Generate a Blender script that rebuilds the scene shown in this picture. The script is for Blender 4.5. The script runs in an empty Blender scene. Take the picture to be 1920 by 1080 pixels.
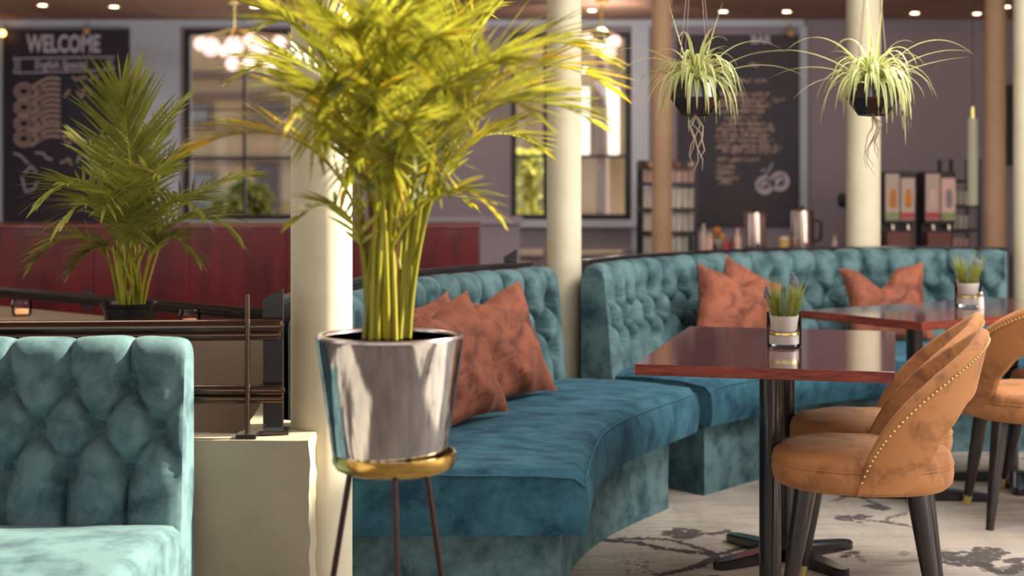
import bpy, math, random
import numpy as np
from mathutils import Vector, Matrix, Euler, noise
PI = math.pi
S = bpy.context.scene
COL = S.collection
random.seed(7)

# ------------------------------------------------------------------ camera, world, sun, exposure
F, CX, HY, CZ = 2800.0, 960.0, 343.0, 1.27
cam = bpy.data.cameras.new('camera'); camo = bpy.data.objects.new('camera', cam); COL.objects.link(camo)
camo.location = (0, 0, CZ); camo.rotation_euler = (PI/2, 0, 0)
cam.sensor_width = 36; cam.lens = F/1920*36; cam.shift_y = -(540-HY)/1920
cam.clip_start = .05; cam.clip_end = 200
cam.dof.use_dof = True; cam.dof.focus_distance = 4.15; cam.dof.aperture_fstop = 2.5
S.camera = camo
w = bpy.data.worlds.new('world'); S.world = w; w.use_nodes = True
bgn = w.node_tree.nodes['Background']; bgn.inputs[0].default_value = (0.95, .97, 1.0, 1); bgn.inputs[1].default_value = 1.85
sun = bpy.data.lights.new('sun', 'SUN'); suno = bpy.data.objects.new('sun', sun); COL.objects.link(suno)
sun.energy = 14; sun.color = (1, .90, .72); sun.angle = math.radians(1.5)
SUND = Vector((-.8, -.2, -.55)).normalized()
suno.rotation_euler = SUND.to_track_quat('-Z', 'Y').to_euler(); suno.location = (3, 4, 6)
def area(name, loc, tgt, sx, sy, e, col=(1, .96, .9)):
    l = bpy.data.lights.new(name, 'AREA'); l.shape = 'RECTANGLE'; l.size = sx; l.size_y = sy; l.energy = e; l.color = col
    o = bpy.data.objects.new(name, l); COL.objects.link(o); o.location = loc; o.rotation_euler = (Vector(tgt)-Vector(loc)).to_track_quat('-Z', 'Y').to_euler()
area('fill_seating', (2.2, 6.0, 2.62), (1.5, 7.2, .6), 2.6, 1.6, 135)  # added fill to brighten the long sofa, no lamp fitting there
area('window_daylight_right', (5.1, 3.8, 1.6), (0, 5.4, .7), 2.6, 1.8, 90, (1, .97, .93))
area('fill_ledge', (-1.6, 4.9, 2.62), (-1.7, 5.6, .6), 1.2, .8, 34, (1, .92, .8))  # added fill so the smaller palm is not too dark
area('fill_far_room', (0, 10.0, 2.62), (0, 11.2, .6), 6, 1.2, 22, (1, .86, .72))  # added broad fill lifting the dark far end of the room
S.view_settings.view_transform = 'Standard'; S.view_settings.look = 'None'
S.view_settings.exposure = 0.5; S.view_settings.gamma = 1; S.view_settings.use_curve_mapping = False
try:
    S.cycles.max_bounces = 8; S.cycles.diffuse_bounces = 4; S.cycles.transparent_max_bounces = 12
    S.cycles.sample_clamp_indirect = 8; S.cycles.caustics_reflective = False; S.cycles.caustics_refractive = False
except Exception: pass

def P(px, py, Y): return Vector(((px-CX)*Y/F, Y, CZ-(py-HY)*Y/F))
def onz(px, py, z):
    Y = (CZ-z)*F/(py-HY); return Vector(((px-CX)*Y/F, Y, z))

# ------------------------------------------------------------------ materials
def srgb(r, g, b):
    f = lambda c: (c/255/12.92 if c/255 <= .04045 else ((c/255+.055)/1.055)**2.4)
    return (f(r), f(g), f(b), 1)
def mat(name, rgb, rough=.5, metal=0, rgb2=None, nscale=6, ndet=5, stretch=None, bump=0, bscale=40, sheen=0, stint=None,
        coat=0, emis=None, estr=0, trans=0, transl=0, lo=.35, hi=.65, ior=1.45, spec=.5, distort=0, srough=.35):
    m = bpy.data.materials.new(name); m.use_nodes = True; nt = m.node_tree; N = nt.nodes; L = nt.links
    b = N['Principled BSDF']; c = srgb(*rgb)
    b.inputs['Base Color'].default_value = c; b.inputs['Roughness'].default_value = rough; b.inputs['Metallic'].default_value = metal
    b.inputs['IOR'].default_value = ior; b.inputs['Specular IOR Level'].default_value = spec
    tc = N.new('ShaderNodeTexCoord'); mp = N.new('ShaderNodeMapping'); L.new(tc.outputs['Object'], mp.inputs[0])
    if stretch: mp.inputs['Scale'].default_value = stretch
    if rgb2:
        n = N.new('ShaderNodeTexNoise'); n.inputs['Scale'].default_value = nscale; n.inputs['Detail'].default_value = ndet
        n.inputs['Roughness'].default_value = .62; n.inputs['Distortion'].default_value = distort
        L.new(mp.outputs[0], n.inputs[0])
        r = N.new('ShaderNodeMapRange'); r.inputs[1].default_value = lo; r.inputs[2].default_value = hi; L.new(n.outputs[0], r.inputs[0])
        x = N.new('ShaderNodeMix'); x.data_type = 'RGBA'; L.new(r.outputs[0], x.inputs[0])
        x.inputs[6].default_value = c; x.inputs[7].default_value = srgb(*rgb2); L.new(x.outputs[2], b.inputs['Base Color'])
    if bump:
        n2 = N.new('ShaderNodeTexNoise'); n2.inputs['Scale'].default_value = bscale; n2.inputs['Detail'].default_value = 3
        L.new(mp.outputs[0], n2.inputs[0]); bp = N.new('ShaderNodeBump'); bp.inputs['Strength'].default_value = bump; bp.inputs['Distance'].default_value = .01
        L.new(n2.outputs[0], bp.inputs['Height']); L.new(bp.outputs[0], b.inputs['Normal'])
    if sheen:
        b.inputs['Sheen Weight'].default_value = sheen; b.inputs['Sheen Roughness'].default_value = srough
        b.inputs['Sheen Tint'].default_value = srgb(*(stint or rgb))
    if coat: b.inputs['Coat Weight'].default_value = coat; b.inputs['Coat Roughness'].default_value = .06
    if emis: b.inputs['Emission Color'].default_value = srgb(*emis); b.inputs['Emission Strength'].default_value = estr
    if trans: b.inputs['Transmission Weight'].default_value = trans
    if transl:
        t = N.new('ShaderNodeBsdfTranslucent'); ms = N.new('ShaderNodeMixShader'); ms.inputs[0].default_value = transl
        if rgb2: L.new(x.outputs[2], t.inputs[0])
        else: t.inputs[0].default_value = c
        L.new(b.outputs[0], ms.inputs[1]); L.new(t.outputs[0], ms.inputs[2]); L.new(ms.outputs[0], N['Material Output'].inputs[0])
    return m
M = {}
M['velvet'] = mat('teal velvet', (90, 118, 121), .85, rgb2=(44, 68, 76), nscale=9, ndet=9, bump=.12, bscale=25, sheen=.2, stint=(190, 215, 215), lo=.42, hi=.66, distort=.2, spec=.25)
M['velvet_seat'] = mat('sky tinted velvet', (54, 98, 114), .85, rgb2=(22, 54, 72), nscale=8, ndet=8, bump=.15, bscale=14, sheen=.2, stint=(140, 190, 210), spec=.25, lo=.40, hi=.66, stretch=(1, 1.6, 1), distort=.3)  # bluer than the backs: sky light and nap tinted into the colour
M['button'] = mat('button velvet', (48, 84, 90), .7, sheen=.5, stint=(150, 210, 215))
M['piping'] = mat('piping velvet', (34, 84, 100), .75, sheen=.4, stint=(120, 190, 210))
M['tan'] = mat('tan velvet', (172, 116, 70), .8, rgb2=(114, 72, 42), nscale=9, ndet=7, bump=.08, bscale=20, sheen=.3, stint=(240, 205, 170), lo=.48, hi=.72, distort=.8)
M['rust'] = mat('rust velvet', (136, 78, 56), .85, rgb2=(82, 42, 32), nscale=10, ndet=7, bump=.15, bscale=22, sheen=.25, stint=(230, 180, 155), lo=.42, hi=.66, distort=1)
M['darkwood'] = mat('dark stained wood', (44, 32, 30), .32, coat=.3, rgb2=(30, 22, 22), nscale=12, stretch=(4, 4, .6))
M['brass'] = mat('brass', (236, 212, 140), .3, 1)
M['gold'] = mat('gilded tray', (206, 172, 98), .2, 1)
M['mahog_top'] = mat('polished mahogany', (92, 38, 38), .12, rgb2=(62, 26, 32), nscale=7, stretch=(8, 1, 1), coat=.5, lo=.35, hi=.7, ior=1.55)
M['mahog_edge'] = mat('mahogany edge', (136, 62, 44), .25, rgb2=(92, 34, 28), nscale=9, stretch=(1, 1, 8), coat=.3)
M['mahog_bar'] = mat('red mahogany veneer', (112, 26, 28), .35, rgb2=(70, 18, 20), nscale=4, stretch=(3, 3, .5), coat=.2)
M['blacksteel'] = mat('black lacquered steel', (30, 26, 28), .22, coat=.6)
M['bronze'] = mat('bronzed steel tube', (92, 76, 66), .25, 1)
M['plaster'] = mat('cream plaster', (206, 198, 172), .8, rgb2=(194, 184, 156), nscale=3, bump=.25, bscale=8)
M['plaster_low'] = mat('beige plaster', (162, 150, 128), .8, rgb2=(150, 138, 116), nscale=2, bump=.2, bscale=9)
M['plaster_far'] = mat('tan plaster column', (186, 152, 122), .7, rgb2=(172, 136, 106), nscale=2)
M['wall'] = mat('mauve grey wall paint', (154, 142, 150), .85, rgb2=(146, 134, 144), nscale=1)
M['wall_side'] = mat('side wall paint', (190, 180, 172), .85, rgb2=(182, 172, 164), nscale=1)
M['trimw'] = mat('pale blue grey trim', (188, 194, 208), .5)
M['framed'] = mat('dark window frame', (50, 38, 40), .5)
M['ceiling'] = mat('taupe ceiling panel', (190, 150, 130), .8, rgb2=(180, 140, 120), nscale=1)
M['ceilgap'] = mat('ceiling joint', (190, 150, 128), .7)
M['ledge'] = mat('stone ledge', (150, 134, 114), .6, rgb2=(140, 122, 102), nscale=3)
M['board'] = mat('dark chalkboard', (30, 24, 42), .5, rgb2=(46, 28, 38), nscale=1.5)
M['chalk'] = mat('chalk', (198, 186, 200), .9)
M['chalkp'] = mat('warm chalk', (200, 172, 160), .9)
M['chrome'] = mat('silver glazed ceramic', (186, 186, 190), .06, 1, bump=.16, bscale=4.5, stretch=(5, 5, .3))
M['rim'] = mat('pot rim', (190, 176, 172), .25, 1)
M['soil'] = mat('soil', (42, 30, 26), .95, rgb2=(24, 18, 16), nscale=40)
M['blackpot'] = mat('black pot', (20, 19, 22), .4)
M['rod'] = mat('bronze rod', (58, 36, 34), .35, .6)
M['glass'] = mat('clear glass', (255, 255, 255), .02, trans=1, ior=1.45)
M['pane'] = None
M['white'] = mat('white ceramic', (222, 214, 206), .3)
M['water'] = mat('amber water', (170, 110, 50), .1, trans=.6)
M['steel'] = mat('brushed steel', (190, 170, 160), .22, 1)
M['black'] = mat('black plastic', (24, 20, 22), .4)
M['darkglass'] = mat('smoked glass', (36, 26, 29), .16, coat=1)
M['wire'] = mat('wire', (120, 100, 90), .4, .7)
M['root'] = mat('dry root', (170, 150, 130), .8)
M['leaf'] = mat('palm leaf', (196, 190, 66), .2, rgb2=(96, 102, 22), nscale=16, coat=.4, transl=.42, spec=.7)  # pale against dark noise also stands in for leaf highlights
M['leafy'] = mat('sun tinted palm leaf', (226, 186, 44), .38, rgb2=(180, 164, 36), nscale=9, transl=.42)  # yellow stands in for sun shining through some leaflets
M['leaf2'] = mat('dark palm leaf', (146, 144, 62), .4, rgb2=(92, 96, 36), nscale=7, transl=.3)
M['stemg'] = mat('palm stem', (164, 158, 40), .45, rgb2=(120, 120, 24), nscale=6, stretch=(1, 1, .4), transl=.1)
M['stemb'] = mat('palm stem base', (150, 96, 30), .5, rgb2=(104, 84, 24), nscale=14, stretch=(1, 1, .5))
M['spider'] = mat('spider plant cream', (222, 220, 158), .45, transl=.3)
M['spiderg'] = mat('spider plant green', (150, 164, 84), .45, transl=.3)
M['grass'] = mat('grass blade', (120, 132, 58), .5, rgb2=(164, 160, 84), nscale=30, transl=.3)
M['hyac'] = mat('blue hyacinth', (112, 114, 138), .6)
M['bulb'] = mat('lit bulb', (255, 236, 214), .5, emis=(255, 226, 196), estr=4)
M['spot'] = mat('lit spotlight', (255, 240, 220), .5, emis=(255, 232, 200), estr=6)
M['warmbulb'] = mat('warm lamp', (255, 210, 140), .5, emis=(255, 190, 100), estr=5)
M['globe'] = mat('pinkish lamp glass', (236, 214, 214), .25, trans=.5, emis=(255, 226, 220), estr=.35)
M['cup'] = mat('paper cup', (232, 222, 206), .7)
M['cupp'] = mat('pink paper cup', (236, 196, 182), .7)
M['orange'] = mat('orange print', (206, 130, 50), .5)
M['red'] = mat('red print', (190, 70, 66), .5)
M['greenp'] = mat('green print', (140, 160, 100), .5)
M['pale'] = mat('pale print', (202, 178, 168), .5)
M['brownp'] = mat('brown print', (110, 62, 48), .5)
M['yellow'] = mat('yellow jar', (214, 168, 96), .4)
M['facade'] = mat('stone facade', (128, 108, 82), .9, rgb2=(104, 86, 62), nscale=1.2, bump=.2, bscale=4)
M['facade2'] = mat('dark stone band', (62, 46, 38), .9)
M['whitebld'] = mat('white facade', (250, 246, 238), .8)
M['bush'] = mat('bush leaf', (96, 98, 38), .6, transl=.3)
M['bushy'] = mat('yellow green leaf', (170, 168, 74), .6, transl=.3)
M['bark'] = mat('bark', (84, 66, 62), .9)
M['pave'] = mat('pavement', (160, 152, 144), .9)
M['bluetop'] = mat('pale blue worktop', (140, 160, 172), .4)
M['cream'] = mat('cream rail', (214, 200, 180), .5)
M['flame'] = mat('candle wax', (240, 190, 140), .5, emis=(255, 170, 100), estr=.5)
# glass pane: mostly clear, weak reflection (cheap, lets daylight through)
def pane_mat():
    m = bpy.data.materials.new('window pane'); m.use_nodes = True; nt = m.node_tree; N = nt.nodes; L = nt.links
    N.remove(N['Principled BSDF']); t = N.new('ShaderNodeBsdfTransparent'); g = N.new('ShaderNodeBsdfGlossy'); g.inputs['Roughness'].default_value = .03
    f = N.new('ShaderNodeFresnel'); f.inputs[0].default_value = 1.3; x = N.new('ShaderNodeMixShader')
    L.new(f.outputs[0], x.inputs[0]); L.new(t.outputs[0], x.inputs[1]); L.new(g.outputs[0], x.inputs[2]); L.new(x.outputs[0], N['Material Output'].inputs[0])
    return m
M['pane'] = pane_mat(); M['glass'] = pane_mat()

# ------------------------------------------------------------------ mesh helpers
class MB:
    def __init__(s): s.v = []; s.f = []; s.m = []
    def add(s, v, f, mi=0):
        o = len(s.v); s.v += [tuple(p) for p in v]; s.f += [tuple(i+o for i in q) for q in f]; s.m += [mi]*len(f); return s
    def box(s, a, b, mi=0, T=None):
        x0, y0, z0 = a; x1, y1, z1 = b
        v = [Vector(p) for p in ((x0,y0,z0),(x1,y0,z0),(x1,y1,z0),(x0,y1,z0),(x0,y0,z1),(x1,y0,z1),(x1,y1,z1),(x0,y1,z1))]
        if T: v = [T @ p for p in v]
        return s.add(v, [(0,3,2,1),(4,5,6,7),(0,1,5,4),(1,2,6,5),(2,3,7,6),(3,0,4,7)], mi)
    def prism(s, poly, z0, z1, mi=0):
        n = len(poly); v = [(p[0], p[1], z0) for p in poly]+[(p[0], p[1], z1) for p in poly]
        return s.add(v, [tuple(range(n))[::-1], tuple(range(n, 2*n))]+[(i, (i+1) % n, n+(i+1) % n, n+i) for i in range(n)], mi)
    def tube(s, pts, r, n=10, mi=0, cap=True):
        pts = [Vector(p) for p in pts]; k = len(pts); rs = r if isinstance(r, (list, tuple)) else [r]*k
        T0 = (pts[1]-pts[0]).normalized(); U = T0.orthogonal().normalized(); v = []
        for i in range(k):
            T = (pts[min(i+1, k-1)]-pts[max(i-1, 0)]).normalized()
            U = (U-T*U.dot(T)); U = U.normalized() if U.length > 1e-6 else T.orthogonal().normalized(); W = T.cross(U)
            v += [pts[i]+(U*math.cos(2*PI*j/n)+W*math.sin(2*PI*j/n))*rs[i] for j in range(n)]
        f = [(i*n+j, i*n+(j+1) % n, (i+1)*n+(j+1) % n, (i+1)*n+j) for i in range(k-1) for j in range(n)]
        if cap: f += [tuple(range(n))[::-1], tuple(range((k-1)*n, k*n))]
        return s.add(v, f, mi)
    def lathe(s, prof, c=(0,0,0), n=32, mi=0, sx=1, sy=1, rot=0):
        v = []; k = len(prof)
        for r, z in prof: v += [(c[0]+sx*r*math.cos(2*PI*j/n+rot), c[1]+sy*r*math.sin(2*PI*j/n+rot), c[2]+z) for j in range(n)]
        f = [(i*n+j, i*n+(j+1) % n, (i+1)*n+(j+1) % n, (i+1)*n+j) for i in range(k-1) for j in range(n)]
        if prof[0][0] > 1e-5: f.append(tuple(range(n))[::-1])
        if prof[-1][0] > 1e-5: f.append(tuple(range((k-1)*n, k*n)))
        return s.add(v, f, mi)
    def sphere(s, c, r, n=8, mi=0, sz=1):
        k = max(4, n//2+1); return s.lathe([(max(1e-6, r*math.sin(PI*i/k)), -r*sz*math.cos(PI*i/k)) for i in range(k+1)], c, n, mi)
    def grid(s, V, wrapu=False, mi=0):
        nu = len(V); nv = len(V[0]); v = [p for row in V for p in row]
        return s.add(v, [(i*nv+j, ((i+1) % nu)*nv+j, ((i+1) % nu)*nv+j+1, i*nv+j+1) for i in range(nu if wrapu else nu-1) for j in range(nv-1)], mi)
    def build(s, name, mats, parent=None, smooth=True, bevel=0, angle=40):
        me = bpy.data.meshes.new(name); me.from_pydata(s.v, [], s.f)
        if not isinstance(mats, (list, tuple)): mats = [mats]
        for m in mats: me.materials.append(M[m] if isinstance(m, str) else m)
        if len(mats) > 1: me.polygons.foreach_set('material_index', s.m)
        if smooth:
            me.polygons.foreach_set('use_smooth', [True]*len(me.polygons))
            try: me.set_sharp_from_angle(angle=math.radians(angle))
            except Exception: pass
        me.update()
        o = bpy.data.objects.new(name, me); COL.objects.link(o)
        if parent: o.parent = parent
        if bevel:
            b = o.modifiers.new('bevel', 'BEVEL'); b.width = bevel; b.segments = 2 if bevel < .015 else 4; b.limit_method = 'ANGLE'; b.angle_limit = math.radians(40)
        return o
def tag(o, label=None, cat=None, group=None, kind=None):
    if label: o['label'] = label
    if cat: o['category'] = cat
    if group: o['group'] = group
    if kind: o['kind'] = kind
    return o
def thing(name, label, cat, loc=(0,0,0), rz=0, group=None):
    o = bpy.data.objects.new(name, None); COL.objects.link(o); o.location = loc; o.rotation_euler = (0, 0, rz)
    return tag(o, label, cat, group)
def struct(o): o['kind'] = 'structure'; return o
def dup(root, loc=None, rz=None, label=None, group=None):
    r = root.copy(); COL.objects.link(r)
    if loc is not None: r.location = loc
    if rz is not None: r.rotation_euler = (0, 0, rz)
    if label: r['label'] = label
    if group: r['group'] = group
    for ch in list(root.children):
        c = ch.copy(); COL.objects.link(c); c.parent = r
        for g in list(ch.children):
            d = g.copy(); COL.objects.link(d); d.parent = c
    return r
def cat_rom(pts, n):
    pts = [Vector(p) for p in pts]; e = [pts[0]*2-pts[1]]+pts+[pts[-1]*2-pts[-2]]; out = []
    for i in range(1, len(e)-2):
        for k in range(24):
            t = k/24; a, b, c, d = e[i-1], e[i], e[i+1], e[i+2]
            out.append(.5*((2*b)+(c-a)*t+(2*a-5*b+4*c-d)*t*t+(3*b-a-3*c+d)*t**3))
    out.append(pts[-1]); L = [0]
    for i in range(1, len(out)): L.append(L[-1]+(out[i]-out[i-1]).length)
    res = []; j = 0
    for k in range(n):
        t = L[-1]*k/(n-1)
        while j < len(L)-2 and L[j+1] < t: j += 1
        res.append(out[j].lerp(out[j+1], (t-L[j])/max(1e-9, L[j+1]-L[j])))
    return res, L[-1]

# ------------------------------------------------------------------ floor with printed carpet (generated pixels)
def carpet_material():
    x0, y0, sx, sy, px = -1.5, 3.5, 6.0, 6.0, 1500
    rs = np.random.RandomState(3)
    def sm(a, k, ax):
        ker = np.ones(k)/k; return np.apply_along_axis(lambda r: np.convolve(np.r_[r[-k:], r, r[:k]], ker, 'same')[k:-k], ax, a)
    n1 = sm(sm(rs.randn(px, px), 41, 1), 3, 0); n1 /= n1.std()
    n2 = sm(sm(rs.randn(px//4, px//4), 25, 0), 25, 1); n2 = np.kron(n2/n2.std(), np.ones((4, 4)))
    n3 = rs.randn(px, px)
    base = np.array([.385, .35, .30]); img = np.ones((px, px, 4)); v = 1+.07*n1+.10*n2+.04*n3
    img[..., :3] = base*v[..., None]
    warm = np.clip(n2*.5, 0, 1)[..., None]; img[..., :3] = img[..., :3]*(1-.25*warm)+np.array([.46, .37, .27])*.25*warm
    ink = np.zeros((px, px)); YY, XX = np.mgrid[0:px, 0:px]
    def stamp(X, Y, r, a=1.0):
        cx, cy = (X-x0)/sx*px, (Y-y0)/sy*px; R = r/sx*px; i0, i1 = int(cx-R-2), int(cx+R+3); j0, j1 = int(cy-R-2), int(cy+R+3)
        if i0 < 0 or j0 < 0 or i1 > px or j1 > px: return
        d = np.hypot(XX[j0:j1, i0:i1]-cx, YY[j0:j1, i0:i1]-cy); ink[j0:j1, i0:i1] = np.maximum(ink[j0:j1, i0:i1], a*np.clip(R-d+.5, 0, 1))
    def stroke(pts, r0, r1, jit=.006, a=.9):
        P_, L_ = cat_rom([Vector((p[0], p[1], 0)) for p in pts], 140)
        for i, p in enumerate(P_):
            t = i/139; r = (r0*(1-t)+r1*t)*(.55+.9*abs(noise.noise(p*14))); stamp(p.x+rs.randn()*jit, p.y+rs.randn()*jit*1.5, max(r, .003), a)
    def blot(X, Y, w_, h_, n=120, r=.012, a=.85):
        for i in range(n):
            t = rs.rand()*2*PI; q = rs.rand()**.6; x_, y_ = X+w_*q*math.cos(t), Y+h_*q*math.sin(t)
            if noise.noise(Vector((x_*9, y_*9, 1))) > -.12: stamp(x_, y_, r*(.4+rs.rand()), a)
    G = lambda a, b: tuple(onz(a, b, 0)[:2])
    stroke([G(1125, 1012), G(1190, 1018), G(1255, 1031), G(1345, 1040)], .018, .014)
    stroke([G(1160, 1010), G(1250, 1012), G(1335, 1036)], .012, .012)
    stroke([G(1230, 1079), G(1290, 1066), G(1345, 1046)], .012, .02)
    stroke([G(1345, 1040), G(1420, 1022), G(1500, 1030)], .014, .006)
    blot(*G(1278, 1000), .07, .08); blot(*G(1328, 995), .07, .06); blot(*G(1200, 1063), .09, .10, 60, .006)
    stroke([G(1570, 968), G(1625, 975), G(1700, 985)], .008, .008); blot(*G(1625, 973), .11, .07)
    stroke([G(1700, 962), G(1660, 975), G(1720, 992)], .006, .004)
    blot(*G(1640, 952), .05, .05); stroke([G(1580, 1045), G(1600, 1035), G(1620, 1055)], .01, .004)
    blot(*G(1800, 1048), .10, .10, 200); blot(*G(1870, 1042), .09, .12, 260); blot(*G(1740, 1040), .10, .08, 200, .014, .35)
    blot(*G(1905, 1075), .12, .12, 200, .012, .6); stroke([G(1840, 1058), G(1880, 1075), G(1915, 1062)], .02, .012)
    stroke([G(1560, 940), G(1600, 930), G(1650, 948)], .006, .008)
    for k in range(26):
        X, Y = x0+.4+rs.rand()*(sx-.8), y0+.4+rs.rand()*(sy-.8)
        if .1 < X < 2.2 and Y < 6.4: continue
        a = rs.rand()*PI; stroke([(X, Y), (X+.3*math.cos(a), Y+.3*math.sin(a)), (X+.5*math.cos(a+.5), Y+.5*math.sin(a+.5))], .02, .006); blot(X, Y, .1, .08)
    img[..., :3] = img[..., :3]*(1-ink[..., None])+np.array([.045, .036, .04])*ink[..., None]
    im = bpy.data.images.new('carpet print', px, px, float_buffer=True); im.colorspace_settings.name = 'Linear Rec.709'
    im.pixels.foreach_set(img.astype(np.float32).ravel())
    m = bpy.data.materials.new('printed carpet'); m.use_nodes = True; N = m.node_tree.nodes; L = m.node_tree.links
    tc = N.new('ShaderNodeTexCoord'); mp = N.new('ShaderNodeMapping'); mp.inputs['Scale'].default_value = (1/sx, 1/sy, 1); mp.inputs['Location'].default_value = (-x0/sx, -y0/sy, 0)
    t = N.new('ShaderNodeTexImage'); t.image = im; L.new(tc.outputs['Object'], mp.inputs[0]); L.new(mp.outputs[0], t.inputs[0])
    b = N['Principled BSDF']; L.new(t.outputs[0], b.inputs['Base Color']); b.inputs['Roughness'].default_value = .9; b.inputs['Specular IOR Level'].default_value = .15
    nz = N.new('ShaderNodeTexNoise'); nz.inputs['Scale'].default_value = 180; L.new(tc.outputs['Object'], nz.inputs[0])
    bp = N.new('ShaderNodeBump'); bp.inputs['Strength'].default_value = .25; bp.inputs['Distance'].default_value = .005; L.new(nz.outputs[0], bp.inputs['Height']); L.new(bp.outputs[0], b.inputs['Normal'])
    return m
WY = 12.5; KW = F/WY; CEIL = CZ+(HY-37)/KW
def WX(px): return (px-CX)/KW
def WZ(py): return CZ-(py-HY)/KW
XL, XR, YB = -5.0, 5.2, -3.0
struct(MB().box((XL-.2, YB-.2, -.1), (XR+.2, WY+.2, 0)).build('floor', carpet_material(), smooth=False))

# ------------------------------------------------------------------ room shell
# ceiling with an unseen opening shaped to let sun reach palm and column
SX0, SX1, SY0, SY1 = .2, 3.0, 2.2, 4.95
cb = MB(); T_ = .25
cb.box((XL-.2, SY1, CEIL), (XR+.2, WY+.2, CEIL+T_)); cb.box((XL-.2, YB-.2, CEIL), (XR+.2, SY0, CEIL+T_))
cb.box((XL-.2, SY0, CEIL), (SX0, SY1, CEIL+T_)); cb.box((SX1, SY0, CEIL), (XR+.2, SY1, CEIL+T_))
ceil = struct(cb.build('ceiling', 'ceiling', smooth=False))
for k, px in enumerate((30, 285, 425, 760, 1240, 1560)):      # joint battens, running into the room
    x = (px-CX)/240
    MB().box((x-.012, 5.1, CEIL-.006), (x+.012, WY-.05, CEIL+.01)).build('ceiling_batten', 'ceilgap', ceil, smooth=False)
# far wall with two window openings
w1 = (WX(343), WX(590), WZ(412), WZ(54)); w2 = (WX(958), WX(1183), WZ(412), WZ(60))
wb = MB()
for a, b, z0, z1 in ((XL-.2, w1[0], 0, CEIL), (w1[1], w2[0], 0, CEIL), (w2[1], XR+.2, 0, CEIL), (w1[0], w1[1], 0, w1[2]), (w1[0], w1[1], w1[3], CEIL), (w2[0], w2[1], 0, w2[2]), (w2[0], w2[1], w2[3], CEIL)):
    wb.box((a, WY, z0), (b, WY+.35, z1))
wall_far = struct(wb.build('wall_far', 'wall', smooth=False))
# side walls / wall behind the camera with window openings
def wall_open(name, along, fixed, a0, a1, thick, holes, z0h, z1h):
    m = MB(); cur = a0
    def bx(p, q, zz0, zz1):
        if along == 'x': m.box((p, fixed, zz0), (q, fixed+thick, zz1))
        else: m.box((fixed, p, zz0), (fixed+thick, q, zz1))
    for h0, h1 in holes:
        bx(cur, h0, 0, CEIL); bx(h0, h1, 0, z0h); bx(h0, h1, z1h, CEIL); cur = h1
    bx(cur, a1, 0, CEIL); return struct(m.build(name, 'wall_side', smooth=False))
wall_open('wall_back', 'x', YB-.2, XL-.2, XR+.2, .2, [(-4.4, -2.6), (-2.2, -.4), (0, 1.8), (2.2, 4.2)], .7, 2.5)
wall_open('wall_right', 'y', XR, YB-.2, WY+.2, .2, [(-2, 0), (.5, 2.5), (2.9, 4.6)], .6, 2.5)
wall_open('wall_left', 'y', XL-.2, YB-.2, WY+.2, .2, [(-2, 0), (.8, 2.8), (7.6, 9.6)], .7, 2.5)
# trims
struct(MB().box((XL, WY-.04, WZ(50)), (WX(1505), WY+.002, WZ(38))).build('trim_1', 'trimw', smooth=False))
struct(MB().box((WX(245), WY-.03, WZ(420)), (WX(338), WY+.001, WZ(50))).build('trim_2', 'trimw', smooth=False))
struct(MB().box((WX(1184), WY-.03, WZ(470)), (WX(1216), WY+.001, WZ(50))).build('trim_3', 'trimw', smooth=False))
struct(MB().box((WX(1498), WY-.03, WZ(470)), (WX(1512), WY+.001, WZ(50))).build('trim_4', 'trimw', smooth=False))
struct(MB().box((WX(-40), WY-.03, WZ(430)), (WX(9), WY+.001, WZ(50))).build('trim_5', 'trimw', smooth=False))
def window(name, w_, vbars, hbars, sill):
    m = MB(); t = .045
    x0, x1, z0, z1 = w_
    m.box((x0, WY+.05, z0), (x0+t, WY+.14, z1)); m.box((x1-t, WY+.05, z0), (x1, WY+.14, z1)); m.box((x0+t, WY+.05, z0), (x1-t, WY+.14, z0+t)); m.box((x0+t, WY+.05, z1-t), (x1-t, WY+.14, z1))
    fr = struct(m.build(name, 'framed', smooth=False))
    for x, tt in vbars: MB().box((x-tt, WY+.07, z0+t), (x+tt, WY+.12, z1-t)).build('mullion', 'framed', fr, smooth=False)
    for z, tt in hbars: MB().box((x0+t, WY+.075, z-tt), (x1-t, WY+.115, z+tt)).build('transom', 'framed', fr, smooth=False)
    MB().box((x0+t, WY+.09, z0+t), (x1-t, WY+.098, z1-t)).build('pane', 'pane', fr, smooth=False)
    MB().box((x0-.08, WY-.10, z0-.06), (x1+.08, WY+.05, z0)).build('window_sill', 'trimw', fr, smooth=False)
    return fr
window('window_1', w1, [(WX(455), .012)], [(WZ(296), .012), (WZ(205), .006)], 1)
window('window_2', w2, [(WX(1030), .05)], [(WZ(293), .012)], 1)
# columns
def column(px, Y, d, z0, z1, m, label_n):
    o = MB().lathe([(d/2, z0), (d/2, (z0+z1)/2), (d/2, z1)], ((px-CX)*Y/F, Y, 0), 48).build('column', m); o['kind'] = 'structure'; return o
column(603, 3.97, .163, 0, CEIL+.3, 'plaster', 1)
column(1057.5, 6.6, .153, 0, CEIL, 'plaster', 2)
column(1618.5, 8.15, .184, 0, CEIL, 'plaster', 3)
column(1930, 8.0, .166, 0, CEIL, 'plaster', 4)
column(1241, 10.55, .145, 0, CEIL, 'plaster_far', 5)
column(1866, 10.55, .145, 0, CEIL, 'plaster_far', 6)
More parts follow.
